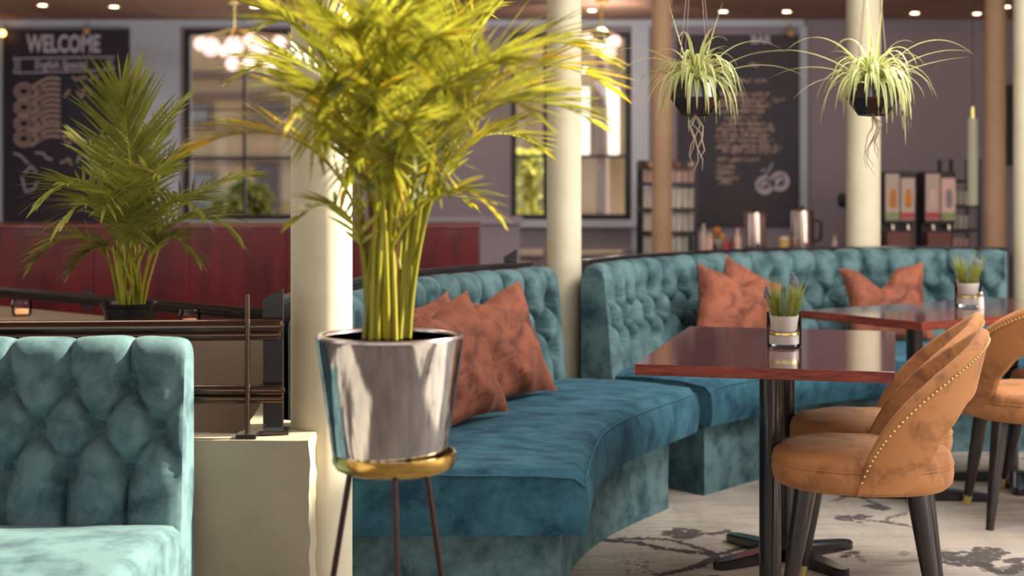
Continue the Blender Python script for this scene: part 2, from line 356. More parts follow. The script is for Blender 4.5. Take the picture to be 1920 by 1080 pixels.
# low wall (front stub plus return) with rough plaster end
fr, zt = MB(), .625
xa, xb = (150-CX)*3.75/F, (581-CX)*3.75/F
def rough_box(m, x0, x1, y0, y1, z0, z1, nx, ny, nz, am=.004):
    def q(p):
        v = Vector(p); v = v*1.0; n_ = Vector((noise.noise(v*22), noise.noise(v*9+Vector((5, 1, 2))), noise.noise(v*9+Vector((1, 7, 3)))))
        e = 1.0 + .8*max(0, 1-abs(v.x-x1)/.03); return v+n_*am*e
    for fx in ('x0', 'x1', 'y0', 'y1', 'z1'):
        if fx[0] == 'x': X = x0 if fx == 'x0' else x1; m.grid([[q((X, y0+(y1-y0)*i/ny, z0+(z1-z0)*j/nz)) for j in range(nz+1)] for i in range(ny+1)])
        elif fx[0] == 'y': Y = y0 if fx == 'y0' else y1; m.grid([[q((x0+(x1-x0)*i/nx, Y, z0+(z1-z0)*j/nz)) for j in range(nz+1)] for i in range(nx+1)])
        else: m.grid([[q((x0+(x1-x0)*i/nx, y0+(y1-y0)*j/ny, z1)) for j in range(ny+1)] for i in range(nx+1)])
rough_box(fr, xa, xb, 3.74, 3.86, 0, zt, 60, 6, 50)
fr.prism([(-.70, 3.861), (xb-.004, 3.861), (xb-.004, 4.03), (-.67, 4.10), (-.71, 4.8), (-.79, 4.8), (-.73, 4.32)], 0, zt-.002)
struct(fr.build('wall_low', 'plaster_low', angle=60))
# ledge with planter behind the rail
struct(MB().prism([(-2.9, 5.10), (-.83, 5.10), (-.90, 5.30), (-2.9, 7.0)], 0, .745).build('trim_6', 'ledge', bevel=.008))

# ------------------------------------------------------------------ rails
def rail_run(name, label, tubes, posts, mt):
    t = thing(name, label, 'railing', tubes[0][0])
    o0 = Vector(tubes[0][0])
    for a, b, r in tubes:
        a, b = Vector(a)-o0, Vector(b)-o0; d = (b-a).normalized()
        MB().tube([a, a+d*.001, b-d*r*.9, b-d*r*.3, b], [r, r, r, r*.85, r*.35], 20).build('rail_tube', mt, t)
    return t, o0
kx = 3.80
ra = [((-80-CX)*kx/F, kx, P(0, 616, kx).z), ((532-CX)*kx/F, kx, P(0, 612, kx).z)]
rt, o0 = rail_run('railing', 'bronzed double tube railing above the low wall beside the thick column',
    [(ra[0], ra[1], .0190), ((ra[0][0], kx-.004, ra[0][2]-.021), (ra[1][0]-.006, kx-.004, ra[1][2]-.0215), .0135),
     (P(200, 732, kx), P(534, 732, kx), .0138), (P(200, 748, kx), P(532, 748, kx), .0118)], None, 'bronze')
py = 3.84
pl = MB(); x0, x1 = (493-CX)*py/F, (531-CX)*py/F; z0 = zt+.004
pl.add([Vector(p)-o0 for p in ((x0, py, z0), (x1, py, z0), (x1, py, P(0, 541, py).z), (x0, py, P(0, 560, py).z), (x0, py+.01, z0), (x1, py+.01, z0), (x1, py+.01, P(0, 541, py).z), (x0, py+.01, P(0, 560, py).z))],
       [(0,1,2,3),(5,4,7,6),(0,4,5,1),(1,5,6,2),(2,6,7,3),(3,7,4,0)])
pl.build('flat_post', 'blacksteel', rt, smooth=False, bevel=.002)
MB().box(Vector((x0-.02, py-.03, zt))-o0, Vector((x1+.018, py+.04, zt+.012))-o0).build('base_plate', 'blacksteel', rt, smooth=False, bevel=.002)
xr = (464-CX)*3.78/F
MB().tube([Vector((xr, 3.78, zt))-o0, Vector((xr, 3.78, P(0, 553, 3.78).z))-o0], .0068, 10).build('rod', 'bronze', rt)
MB().box(Vector((xr-.026, 3.752, zt))-o0, Vector((xr+.026, 3.81, zt+.012))-o0).build('base_plate', 'blacksteel', rt, smooth=False, bevel=.002)
r2, o0 = rail_run('railing', 'thin dark railing behind the smaller palm and candles', [((-2.6, 6.86, .80), (-.70, 5.22, .80), .016), ((-2.6, 6.87, .775), (-.70, 5.23, .775), .008)], None, 'blacksteel')
c_ = Vector((P(160, 580, 6.12).x, 6.15, 0)); MB().box(c_+Vector((-.022, 0, .745))-o0, c_+Vector((.022, .012, .83))-o0).build('flat_post', 'blacksteel', r2, smooth=False)

# ------------------------------------------------------------------ tufted sofas
ZT = .92
def tuft(u, z, SP, r0=.784, R=.099, rows=3):
    a = u/SP; zb = r0-(rows-1)*R; d = 9; ang = 0
    for r in range(rows):
        o = .5 if r % 2 else 0; du = (a-o-round(a-o))*SP; dz = z-(r0-r*R); q = math.hypot(du, dz)
        if q < d: d = q; ang = math.atan2(dz, du)
    fr = lambda x: abs(x-round(x))
    if z > r0: dc = fr(a)*SP; dp = .42
    elif z < zb: dc = fr(a-(0 if (rows-1) % 2 == 0 else .5))*SP; dp = .50
    else:
        bb = (z-r0)/(2*R); dc = min(fr(a+bb), fr(a-bb))/8.7; dp = .62
    pit = math.exp(-(d/.031)**2)
    puck = .045*math.cos(ang*11+.5)*math.exp(-((d-.034)/.014)**2)
    return (1-pit)*(1-dp*math.exp(-dc/.008))*(.80+.20*min(1, dc/.035)**.6)+puck
def sofa_back(par, path3, SP, start_off=0, amp=.072, ends=(True, True), mname='velvet', zlow=.40, topk=1):
    n = max(40, int(cat_rom(path3, 10)[1]/.0055)); pts, L = cat_rom(path3, n)
    def frame(i):
        T = (pts[min(i+1, n-1)]-pts[max(i-1, 0)]).normalized(); return T, Vector((T.y, -T.x, 0))
    prof = []                          # (offset along front normal, z, normal_n, normal_z, z used for tuft)
    for k in range(84):
        z = zlow+(.855-zlow)*k/83; prof.append((-.045*(z-.44)/.42, z, 1, .1, z))
    cn, cz, rr = -.045*.99-.062, .857, .062
    for k in range(1, 17):
        a = PI*k/16; prof.append((cn+rr*math.cos(a), cz+rr*math.sin(a), math.cos(a), math.sin(a), .86+k*.01))
    for z in (.7, .4, .03): prof.append((cn-rr, z, 0, 0, 9))
    prof.append((-.01, .03, 0, 0, 9)); prof.append((0, .3, 0, 0, 9))
    V = []
    for i in range(n):
        T, Nn = frame(i); u = L*i/(n-1); row = []
        d_end = min(u if ends[0] else 9, (L-u) if ends[1] else 9)
        q = min(1, d_end/.04); rnd = math.sqrt(max(0, 1-(1-q)**2))   # rounded end
        for (nn, z, an, az, tz) in prof:
            h = 0
            if tz < 5:
                fade = 1 if tz < .85 else max(0, 1-(tz-.85)/.16)
                edge = min(1, d_end/.05)
                h = amp*((tuft(u+start_off, tz, SP)-.92)*fade*edge+.5*fade*0)
                h += .004*noise.noise(Vector((u*7, tz*7, 3)))
            p_n = nn+h*an; p_z = z+h*az
            if p_z > .80: p_z = .80+(p_z-.80)*topk
            c_n, c_z = cn+.02, .5
            sh = .86+.14*rnd if d_end < .04 else 1
            if tz < 5 or True:
                p_n = c_n+(p_n-c_n)*sh; p_z = (c_z+(p_z-c_z)*(.965+.035*rnd if d_end < .04 else 1)) if z > .5 else p_z
            p = pts[i]+Nn*p_n; row.append(Vector((p.x, p.y, p_z)))
        row.append(row[0]); V.append(row)
    m = MB(); m.grid(V); nv = len(V[0])
    m.f.append(tuple(range(nv-1))[::-1]); m.m.append(0); o = len(V)*nv-nv; m.f.append(tuple(range(o, o+nv-1))); m.m.append(0)
    m.build('backrest', mname, par, angle=70)
    # buttons
    bm_ = MB().lathe([(.0001, .0065), (.006, .0055), (.0105, .002), (.011, -.002), (.008, -.006)], n=12)
    first = None
    for r in range(3):
        z = .784-r*.099
        off = (0 if r % 2 == 0 else .5)*SP-start_off; k0 = math.ceil((.035-off)/SP)
        k = k0
        while off+k*SP < L-.035:
            u = off+k*SP; i = min(n-2, int(round(u/L*(n-1)))); T, Nn = frame(i); p = pts[i]+Nn*(-.045*(z-.44)/.42-amp*.92+.003)
            if first is None: o = bm_.build('button', 'button', par); first = o
            else: o = first.copy(); COL.objects.link(o); o.parent = par
            o.location = (p.x, p.y, z); o.rotation_euler = Nn.to_track_quat('Z', 'Y').to_euler(); k += 1
    return pts, L
def seat_loft(par, back, front, z0, z1, name, mname, inset_front=0, crown=.012, wr=.004, bev=.02, ends=.0, n=70, pip=True):
    A, _ = cat_rom(back, n); B, LB = cat_rom(front, n); V = []; PIP = []; nw = 22
    for i in range(n):
        a, b = A[i], B[i]; d = (b-a).normalized(); b2 = b-d*inset_front; row = []
        h = z1-z0
        sec = [(0, z0)]+[(t/nw, None) for t in range(nw+1)]
        row.append(Vector((a.x, a.y, z0)))
        W_ = (b2-a).length
        e = min(i, n-1-i)/(n-1)*LB; re = min(1, e/.035); dz = -.018*(1-math.sqrt(max(0, 1-(1-re)**2))) if crown else 0
        for t in range(nw+1):
            s = t/nw; p = a.lerp(b2, s*(1-.022/W_*0)); dist = W_*(1-s)
            rr = .028; q = min(1, (dist)/rr); drop = rr*(1-math.sqrt(max(0, 1-(1-q)**2))) if crown else 0
            wv = wr*(noise.noise(Vector((p.x*5, p.y*5, 1)))+.5*noise.noise(Vector((p.x*14, p.y*9, 5))))*min(1, dist/.05)
            row.append(Vector((p.x, p.y, z1+crown*math.sin(PI*min(1, s*1.02))-drop*.8+wv+dz)))
        for t in range(1, 9):
            s = t/8; bulge = (.012*math.sin(PI*s) if crown else 0)+wr*.8*noise.noise(Vector((b2.x*6, b2.y*6, s*2)))
            p = b2+d*bulge; row.append(Vector((p.x, p.y, (z1-.024 if crown else z1)*(1-s)+z0*s)))
        if crown: PIP.append(row[nw+1]+Vector((0, 0, .0))+d*.001)
        row.append(row[0]); V.append(row)
    m = MB(); m.grid(V); nv = len(V[0])
    m.f.append(tuple(range(nv-1))[::-1]); m.m.append(0); o = (n-1)*nv; m.f.append(tuple(range(o, o+nv-1))); m.m.append(0)
    ob = m.build(name, mname, par, angle=50, bevel=0)
    if pip and crown:
        MB().tube(PIP, .0032, 6).build('piping', 'piping', ob)
        MB().tube([V[0][k]+(A[0]-A[1]).normalized()*.002 for k in range(1, nw+2)], .0034, 6).build('piping', 'piping', ob)
    return ob
# sofa in the left foreground
s1 = thing('sofa', 'teal button tufted velvet sofa cut off at left edge in front of railing', 'sofa', (0, 0, 0))
k1 = F/3.54; xs1 = (337-CX)/k1
sofa_back(s1, [(-1.9, 3.54, 0), (-1.3, 3.54, 0), (xs1, 3.54, 0)], 115/k1, start_off=(-1.9-(232-CX)/k1) % (115/k1), zlow=.42, topk=.80, amp=.052)
seat_loft(s1, [(-1.9, 3.53, 0), (-1.3, 3.53, 0), (xs1+.004, 3.53, 0)], [(-1.9, 2.98, 0), (-1.3, 2.98, 0), (xs1-.01, 2.98, 0)], .30, .462, 'seat_cushion', 'velvet', n=60)
seat_loft(s1, [(-1.9, 3.50, 0), (-1.3, 3.50, 0), (xs1-.01, 3.50, 0)], [(-1.9, 3.04, 0), (-1.3, 3.04, 0), (xs1-.03, 3.04, 0)], .0, .298, 'plinth', 'velvet', crown=0, n=10)
# curved sofa, centre
s2 = thing('curved_sofa', 'curved blue teal velvet sofa behind the silver plant pot', 'sofa', (0, 0, 0))
b2p = [(-.47, 4.2, 0), (-.42, 4.76, 0), (-.27, 5.42, 0), (-.07, 5.81, 0), (.235, 6.2, 0)]
sofa_back(s2, b2p, .14, zlow=.42)
f2p = [(.205, 4.17, 0), (.235, 4.47, 0), (.306, 4.96, 0), (.447, 5.35, 0), (.73, 5.90, 0)]
b2s = [(-.46, 4.17, 0), (-.42, 4.76, 0), (-.27, 5.42, 0), (-.07, 5.81, 0), (.24, 6.2, 0)]
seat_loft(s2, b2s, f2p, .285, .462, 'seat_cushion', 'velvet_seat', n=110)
seat_loft(s2, [(-.46, 4.22, 0), (-.44, 4.76, 0), (-.29, 5.42, 0), (-.09, 5.81, 0), (.18, 6.15, 0)],
          [(.135, 4.22, 0), (.15, 4.5, 0), (.215, 4.98, 0), (.365, 5.40, 0), (.61, 5.83, 0)], 0, .283, 'plinth', 'velvet', crown=0, n=60)
# long curved sofa behind the tables
s3 = thing('curved_sofa', 'long tufted teal velvet sofa curving behind the dining tables', 'sofa', (0, 0, 0))
b3p = [(.44, 6.36, 0), (.75, 6.98, 0), (1.39, 7.58, 0), (2.10, 7.85, 0), (2.55, 7.70, 0)]
sofa_back(s3, b3p, .14, zlow=.42)
b3s = [(.445, 6.37, 0), (.75, 6.98, 0), (1.39, 7.58, 0), (2.10, 7.85, 0), (2.54, 7.71, 0)]
f3p = [(.80, 6.03, 0), (1.05, 6.32, 0), (1.45, 6.72, 0), (2.05, 6.98, 0), (2.75, 6.98, 0)]
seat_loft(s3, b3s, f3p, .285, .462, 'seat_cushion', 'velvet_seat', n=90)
seat_loft(s3, [(.48, 6.40, 0), (.76, 7.0, 0), (1.39, 7.6, 0), (2.10, 7.86, 0), (2.50, 7.74, 0)],
          [(.78, 6.06, 0), (1.03, 6.36, 0), (1.43, 6.77, 0), (2.05, 7.04, 0), (2.72, 7.04, 0)], 0, .283, 'plinth', 'velvet', crown=0, n=50)
# dark hand rails on half walls behind the curved sofas
def off_path(path, d):
    pts, L = cat_rom(path, 60); out = []
    for i in range(60):
        T = (pts[min(i+1, 59)]-pts[max(i-1, 0)]).normalized(); out.append(pts[i]-Vector((T.y, -T.x, 0))*d)
    return out
def half_wall(path, d, z, label, ext0=0, skip=0):
    o = off_path(path, d)[skip:]; e = (o[0]-o[1]).normalized()
    if ext0: o = [o[0]+e*ext0]+o
    t = thing('handrail', label, 'railing', (0, 0, 0))
    m = MB(); V = []
    for i in range(len(o)):
        T = (o[min(i+1, len(o)-1)]-o[max(i-1, 0)]).normalized(); N_ = Vector((T.y, -T.x, 0)); c = o[i]
        V.append([c+N_*.02+Vector((0, 0, z)), c+N_*.02+Vector((0, 0, z-.018)), c-N_*.02+Vector((0, 0, z-.018)), c-N_*.02+Vector((0, 0, z)), c+N_*.02+Vector((0, 0, z))])
    m.grid(V); m.f += [(0, 1, 2, 3), tuple(len(m.v)-5+i for i in (3, 2, 1, 0))]; m.m += [0, 0]
    m.build('handrail_cap', 'blacksteel', t, angle=30)
    m = MB(); V = []
    for i in range(len(o)):
        T = (o[min(i+1, len(o)-1)]-o[max(i-1, 0)]).normalized(); N_ = Vector((T.y, -T.x, 0)); c = o[i]
        V.append([c+N_*.015+Vector((0, 0, 0)), c+N_*.015+Vector((0, 0, z-.02)), c-N_*.015+Vector((0, 0, z-.02)), c-N_*.015, c+N_*.015])
    m.grid(V); m.f += [(0, 1, 2, 3), tuple(len(m.v)-5+i for i in (3, 2, 1, 0))]; m.m += [0, 0]
    m.build('support_panel', 'framed', t, angle=30)
    return t
h2 = half_wall(b2p, .21, .937, 'thin dark handrail behind the top of the centre curved sofa')
h3 = half_wall(b3p, .21, .930, 'thin dark handrail behind the top of the long tufted sofa', skip=4)
pp = P(957, 488, 6.35); MB().add([(pp.x-.028, pp.y, .80), (pp.x+.028, pp.y, .80), (pp.x+.028, pp.y, .99), (pp.x-.028, pp.y, .955), (pp.x-.028, pp.y+.012, .80), (pp.x+.028, pp.y+.012, .80), (pp.x+.028, pp.y+.012, .99), (pp.x-.028, pp.y+.012, .955)],
    [(0,1,2,3),(5,4,7,6),(0,4,5,1),(1,5,6,2),(2,6,7,3),(3,7,4,0)]).build('flat_post', 'blacksteel', h2, smooth=False)

# ------------------------------------------------------------------ pillows
def pillow(label, loc, head, lean, roll, size=.42, T=.075, chop=0, cu=0, seed=0, group=None, aspect=1):
    n = 34; m = MB(); A, B = [], []
    for i in range(n+1):
        ra, rb = [], []
        for j in range(n+1):
            u, v = 2*i/n-1, 2*j/n-1; x = size*aspect/2*u*(1-.13*(1-v*v)*abs(u)); z = size/2*v*(1-.13*(1-u*u)*abs(v))
            th = T*max(0, (1-u**4)*(1-v**4))**.55*(1-.25*(u*u+v*v)/2)
            if chop and v > -.2:
                g = math.exp(-((u-cu)/.30)**2)*((v+.2)/1.2)**1.3; z -= chop*g; th *= 1+.25*g
            w0 = Vector((x*8+seed*3.1, z*8, seed)); wn = .020*noise.noise(w0)+.012*noise.noise(w0*2.4)
            cr = .012*math.sin(18*(x+.6*z)+6*noise.noise(w0*.6))*max(0, -v+.2)
            f_ = max(0, (1-u**6)*(1-v**6))**.5
            x += .008*noise.noise(Vector((v*2, seed, 7))); z += .008*noise.noise(Vector((u*2, seed, 2)))
            ra.append(Vector((x, -th+(wn+cr)*f_, z))); rb.append(Vector((x, th+(wn*.6)*f_, z)))
        A.append(ra); B.append(rb[::1])
    m.grid(A); o_ = len(m.v); m.grid([r for r in B][::-1])
    o = m.build('throw_pillow', 'rust', angle=80)
    o.location = loc; o.rotation_euler = (Euler((0, 0, head)).to_matrix() @ Euler((lean, 0, 0)).to_matrix() @ Euler((0, roll, 0)).to_matrix()).to_euler()
    return tag(o, label, 'pillow', group)
R = math.radians
pillow('rust velvet pillow on curved sofa leaning right of the silver pot, fully visible', (-.055, 5.50, .668), R(42), R(-20), R(-7), .44, seed=1, chop=.03, cu=-.1)
pillow('rust velvet pillow on curved sofa partly hidden behind the silver pot', (-.21, 4.95, .672), R(52), R(-20), R(-6), .44, seed=2, chop=.04, cu=-.1)
pillow('darker rust pillow tip squeezed behind the two pillows by the silver pot', (-.27, 5.22, .670), R(60), R(-16), R(-6), .40, T=.05, seed=3)
pillow('pointed rust pillow in front of the pair on the long tufted sofa', (1.02, 6.98, .665), R(30), R(-14), R(14), .40, chop=.05, cu=.1, seed=4)
pillow('rust pillow tucked behind another on the long tufted sofa', (1.12, 7.14, .685), R(34), R(-10), R(26), .38, T=.06, chop=.0, seed=5)
pillow('salmon pillow with sunken middle behind the far table', (1.90, 7.56, .655), R(2), R(-14), R(-5), .41, chop=.10, cu=-.12, seed=6, aspect=1.08)

# ------------------------------------------------------------------ dining tables
def table(label, c, ang, L_, W_):
    t = thing('dining_table', label, 'table', (c[0], c[1], 0), ang)
    tb = MB().box((-L_/2, -W_/2, .718), (L_/2, W_/2, .75)).build('tabletop', ['mahog_top', 'mahog_edge'], t, smooth=False, bevel=.002)
    for p in tb.data.polygons: p.material_index = 0 if abs(p.normal.z) > .5 else 1
    for s in (-1, 1):
        x = s*.30
        MB().lathe([(.034, .03), (.033, .06), (.033, .70), (.05, .715)], (x, 0, 0), 24, rot=0).build('pedestal', 'blacksteel', t)
        MB().box((x-.12, -.12, .705), (x+.12, .12, .7175)).build('mounting_plate', 'blacksteel', t, smooth=False)
        for k in range(4):
            a = PI/4+k*PI/2; T = Matrix.Translation((x, 0, 0)) @ Matrix.Rotation(a, 4, 'Z'); m = MB(); prof = []
            n = 10; top = []; bot = []
            out = [(.0, .035), (.2, .031), (.27, .028)]+[(.27+.03*math.sin(PI/2*q/4), .028*math.cos(PI/2*q/4)) for q in range(1, 5)]
            poly = [(a_, b_) for a_, b_ in out]+[(a_, -b_) for a_, b_ in out[::-1][1:]]
            nn = len(poly); zt_ = lambda r: .05-.022*r/.3
            v = [T @ Vector((p[0], p[1], .0)) for p in poly]+[T @ Vector((p[0], p[1], zt_(p[0])-.006)) for p in poly]+[T @ Vector((p[0]-.006 if p[0] > .1 else p[0], p[1]*.82, zt_(p[0]))) for p in poly]
            m.add(v, [tuple(range(nn))[::-1], tuple(range(2*nn, 3*nn))]+[(i, (i+1) % nn, nn+(i+1) % nn, nn+i) for i in range(nn)]+[(nn+i, nn+(i+1) % nn, 2*nn+(i+1) % nn, 2*nn+i) for i in range(nn)])
            m.build('base_foot', 'blacksteel', t, angle=35)
    return t
def quad_center(a, b, c, d): return ((a[0]+b[0]+c[0]+d[0])/4, (a[1]+b[1]+c[1]+d[1])/4)
q = [onz(1187, 683, .75), onz(1680, 697, .75), onz(1681, 620.5, .75), onz(1290, 612, .75)]
c1 = quad_center(*q); ax1 = ((q[2]-q[1])+(q[3]-q[0])).normalized()
table('long polished mahogany table in front carrying a grass vase', c1, math.atan2(ax1.y, ax1.x), 1.17, .725)
e2 = Vector((.83, .555, 0)).normalized(); near2 = Vector((1.53, 5.575, 0)); sh2 = Vector((-e2.y, e2.x, 0))
c2 = near2+e2*.62+sh2*.315
table('second mahogany table further back beside the long sofa', c2, math.atan2(e2.y, e2.x), 1.24, .63)

# ------------------------------------------------------------------ chairs
def chair(label, loc, rz, group):
    t = thing('dining_chair', label, 'chair', (loc[0], loc[1], 0), rz, group)
    # seat cushion
    n = 56; prof = [(.0, .392), (.85, .388), (.93, .392), (.985, .405), (1.0, .43), (.995, .452), (.985, .458), (.992, .464), (.975, .482), (.93, .493), (.8, .499), (.5, .505), (.0, .507)]
    V = []
    for r, z in prof:
        row = []
        for j in range(n+1):
            a = 2*PI*j/n; ca, sa = math.cos(a), math.sin(a); e = .9
            x = .262*math.copysign(abs(ca)**e, ca); y = .245*math.copysign(abs(sa)**e, sa)
            zz = z+(.006*noise.noise(Vector((x*r*9, y*r*9, 2))) if z > .47 else 0)
            row.append(Vector((x*r, y*r, zz)))
        V.append(row)
    MB().grid(V).build('seat', 'tan', t, angle=70)
    MB().tube([Vector((.262*.99*math.copysign(abs(math.cos(2*PI*j/60))**.9, math.cos(2*PI*j/60)), .245*.99*math.copysign(abs(math.sin(2*PI*j/60))**.9, math.sin(2*PI*j/60)), .459)) for j in range(61)], .0035, 6).build('seat_piping', 'tan', t)
    # wrap-around back shell
    PH = R(92)
    def zt(ph): s = min(1, abs(ph)/PH); return .395+.455*(1-s**1.4)**.62
    def zb(ph):
        x = abs(math.degrees(ph)); tb = [(0, .66), (20, .635), (35, .56), (50, .45), (58, .394), (66, .385), (180, .385)]
        for (a0, b0), (a1, b1) in zip(tb, tb[1:]):
            if x <= a1: q_ = (x-a0)/(a1-a0); q_ = q_*q_*(3-2*q_)*.35+q_*.65; return b0+(b1-b0)*q_
        return .385
    def Rr(ph, z): return .264+.235*max(0, math.cos(ph))**.8*max(0, z-.42)
    def pt(ph, z, off=0):
        r = Rr(ph, z)+off; return Vector((r*math.cos(ph), (r-.012)*math.sin(ph), z))
    NP = 90; V = []; nb = 10; th = .040
    for i in range(NP+1):
        s = -math.cos(PI*i/NP); s = .55*s+.45*(2*i/NP-1); ph = PH*s; a, b = zb(ph), zt(ph); b = max(b, a+.004); row = []
        rt_ = min(th/2, (b-a)/2)
        for k in range(nb+1): row.append(pt(ph, a+rt_+(b-a-2*rt_)*k/nb))
        for k in range(1, 6): q_ = PI*k/6; row.append(pt(ph, b-rt_, -th/2+th/2*math.cos(q_))+Vector((0, 0, rt_*math.sin(q_))))
        for k in range(nb+1):
            z = b-rt_-(b-a-2*rt_)*k/nb; puff = .006*math.sin(PI*k/nb)*(1+noise.noise(Vector((ph*3, z*6, 1)))); row.append(pt(ph, z, -th-puff))
        for k in range(1, 6): q_ = PI*k/6; row.append(pt(ph, a+rt_, -th/2-th/2*math.cos(q_))-Vector((0, 0, rt_*math.sin(q_)*.6)))
        row.append(row[0]); V.append(row)
    m = MB(); m.grid(V); nv = len(V[0]); m.f += [tuple(range(nv-1)), tuple(range(NP*nv, NP*nv+nv-1))[::-1]]; m.m += [0, 0]
    sh = m.build('backrest', 'tan', t, angle=60)
    # welt along the top and the brass nail row beneath it
    line = []
    for i in range(241):
        ph = -PH*.965+2*PH*.965*i/240; line.append(pt(ph, max(zt(ph)-.030, zb(ph)+.012), .001))
    ph_l = [line[0]]; acc = 0
    for a, b in zip(line, line[1:]):
        acc += (b-a).length
        if acc > .0125: ph_l.append(b); acc = 0
    m = MB()
    for p in ph_l: m.sphere(p, .0049, 6)
    tag(m.build('nail_trim', 'brass', sh), 'row of small round brass nails', kind='stuff')
    for sx in (-1, 1):
        for sy in (-1, 1):
            a, b = Vector((sx*.155, sy*.145, .395)), Vector((sx*.215, sy*.195, 0))
            g = MB().tube([a, a.lerp(b, .5), b], [.031, .024, .0145], 16).build('leg', 'darkwood', t)
            if sx < 0: MB().tube([a.lerp(b, .90), b], [.0178, .0155], 16).build('ferrule', 'brass', g)
    return t
ch = chair('tan velvet chair nearest the camera with a row of brass nails', (1.03, 4.40), R(-14), 'tan velvet dining chairs')
dup(ch, (1.185, 4.94, 0), R(-14), 'tan velvet chair half hidden behind the nearest chair at the front table')
dup(ch, (1.965, 5.66, 0), R(-96), 'tan velvet chair at right edge facing the far table, back towards us')
dup(ch, (2.31, 6.10, 0), R(-66), 'tan velvet chair hardly visible behind the one at right edge')

# ------------------------------------------------------------------ silver pot on stand with the large palm
PX, PY = (731-CX)*3.0/F, 3.0
st = thing('plant_stand', 'slim three legged plant stand with gold tray under silver pot', 'plant stand', (PX+.009, PY, 0))
MB().lathe([(.0, .694), (.105, .694), (.117, .700), (.124, .712), (.124, .730), (.119, .731), (.117, .716), (.10, .712), (0, .712)], n=64).build('tray', 'gold', st)
for k, (tx, ty, bx, by) in enumerate(((-.085, -.035, -.145, -.05), (.008, -.09, .025, -.15), (.065, -.02, .125, -.035), (-.01, .085, -.01, .14))):
    if k == 3: continue
    MB().tube([(tx, ty, .696), (bx*1.35, by*1.35, 0)], .0062, 10).build('leg', 'rod', st)
palm = thing('potted_palm', 'large bright areca palm in a tapered silver pot', 'potted plant', (PX, PY, .7135))
MB().lathe([(.0, .0), (.100, .0), (.112, .004), (.116, .02), (.1465, .236), (.1475, .246)], n=96).build('pot', 'chrome', palm)
MB().lathe([(.1475, .246), (.1478, .250), (.1465, .2525), (.136, .2525), (.133, .250), (.131, .235), (.128, .20)], n=96).build('pot_rim', 'rim', palm)
MB().lathe([(0, .212), (.08, .214), (.128, .208)], n=40).build('soil', 'soil', palm)

def blade(m, b, d, L_, wd, nrm, droop, mi=0, st=5):
    side = d.cross(nrm)
    side = side.normalized() if side.length > 1e-4 else d.orthogonal().normalized(); v = []
    for i in range(st+1):
        s = i/st; c = b+d*L_*s+Vector((0, 0, -1))*droop*L_*s*s; ww = wd*.5*(math.sin(PI*min(1, (s*.93+.07))**.75)+.02)
        if i == st: v.append(c)
        else: v += [c-side*ww, c+side*ww]
    f = [(2*i, 2*i+1, 2*i+3, 2*i+2) for i in range(st-1)]+[(2*st-2, 2*st-1, 2*st)]
    m.add(v, f, mi)
def bez(p, t):
    a, b, c, d = p; return a*(1-t)**3+b*3*t*(1-t)**2+c*3*t*t*(1-t)+d*t**3
def frond_geo(ctrl, npair, Lmax, wd, t0, rnd, droop=.35, spread=1.0, r0=.006):
    pts = [bez(ctrl, i/24) for i in range(25)]; leaves = []
    for i in range(npair):
        q = i/(npair-1); t = t0+(1-t0)*q; p = bez(ctrl, t); T = (bez(ctrl, min(1, t+.01))-bez(ctrl, max(0, t-.01))).normalized()
        up = Vector((0, 0, 1)); sd = T.cross(up); 
        if sd.length < .15: sd = T.cross(Vector((.3, -1, .2)))
        sd.normalize(); nn = sd.cross(T).normalized()
        ln = Lmax*(.45+.55*math.sin(PI*min(1, .12+q*.80)))*(1 if q < .92 else .85)
        fw = .85+.7*q*q
        for s in (-1, 1):
            d = (sd*s*spread*(1-.45*q)+T*fw+nn*.36).normalized(); d = (d+Vector((rnd.uniform(-.12, .12), rnd.uniform(-.12, .12), rnd.uniform(-.1, .1)))).normalized()
            leaves.append((p, d, ln*rnd.uniform(.85, 1.1), wd*rnd.uniform(.8, 1.15), (nn+sd*s*.4).normalized(), droop*rnd.uniform(.5, 1.3)))
    if True:
        p = ctrl[3]; T = (bez(ctrl, 1)-bez(ctrl, .97)).normalized(); leaves.append((p, T, Lmax*.5, wd, T.orthogonal(), droop))
    return pts, leaves
def build_palm(par, origin, specs, npair, Lmax, wd, t0, lm, seed, sep, basepx, r0=.006, droop=.35):
    rnd = random.Random(seed); todo = []
    for sp in specs:
        (bx, by, bY), (mx, my, mY), (tx, ty, tY) = sp[:3]; kw = sp[3] if len(sp) > 3 else {}
        p0 = P(bx, by, bY)-origin; p3 = P(tx, ty, tY)-origin; pm = P(mx, my, mY)-origin
        c1_ = p0+Vector((pm.x-p0.x, pm.y-p0.y, 0))*.16+Vector((0, 0, 1))*(pm.z-p0.z)*.6; c2_ = pm
        ctrl = [p0, c1_, c2_, p3]
        pts, leaves = frond_geo(ctrl, kw.get('n', npair), Lmax*kw.get('L', 1), wd, kw.get('t0', t0), rnd, kw.get('droop', droop), r0=r0)
        nP = len(pts); fo = MB().tube(pts, [r0*(1-.8*i/(nP-1)) for i in range(nP)], 7, cap=True).build('frond', 'stemg', par)
        todo.append((fo, leaves, tY, kw.get('m', 0)))
    rest = MB(); todo.sort(key=lambda q_: q_[2]); cnt = 0
    for fo, leaves, Y, mi in todo:
        for lf in leaves:
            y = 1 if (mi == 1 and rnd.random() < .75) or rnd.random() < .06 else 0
            if cnt < sep:
                m = MB(); blade(m, *lf); m.build('leaflet', lm[y], fo, angle=180); cnt += 1
            else: blade(rest, *lf, mi=y)
    tag(rest.build('foliage', lm, par, angle=180), kind='stuff')
r_ = random.Random(11)
o_p = Vector((PX, PY, .7135)); sp = []
def B_(): return (r_.uniform(682, 768), 640, PY+r_.uniform(-.05, .05))
def add(mx, my, tx, ty, mY=3.0, tY=3.0, **kw): sp.append((B_(), (mx, my, mY), (tx, ty, tY), kw))
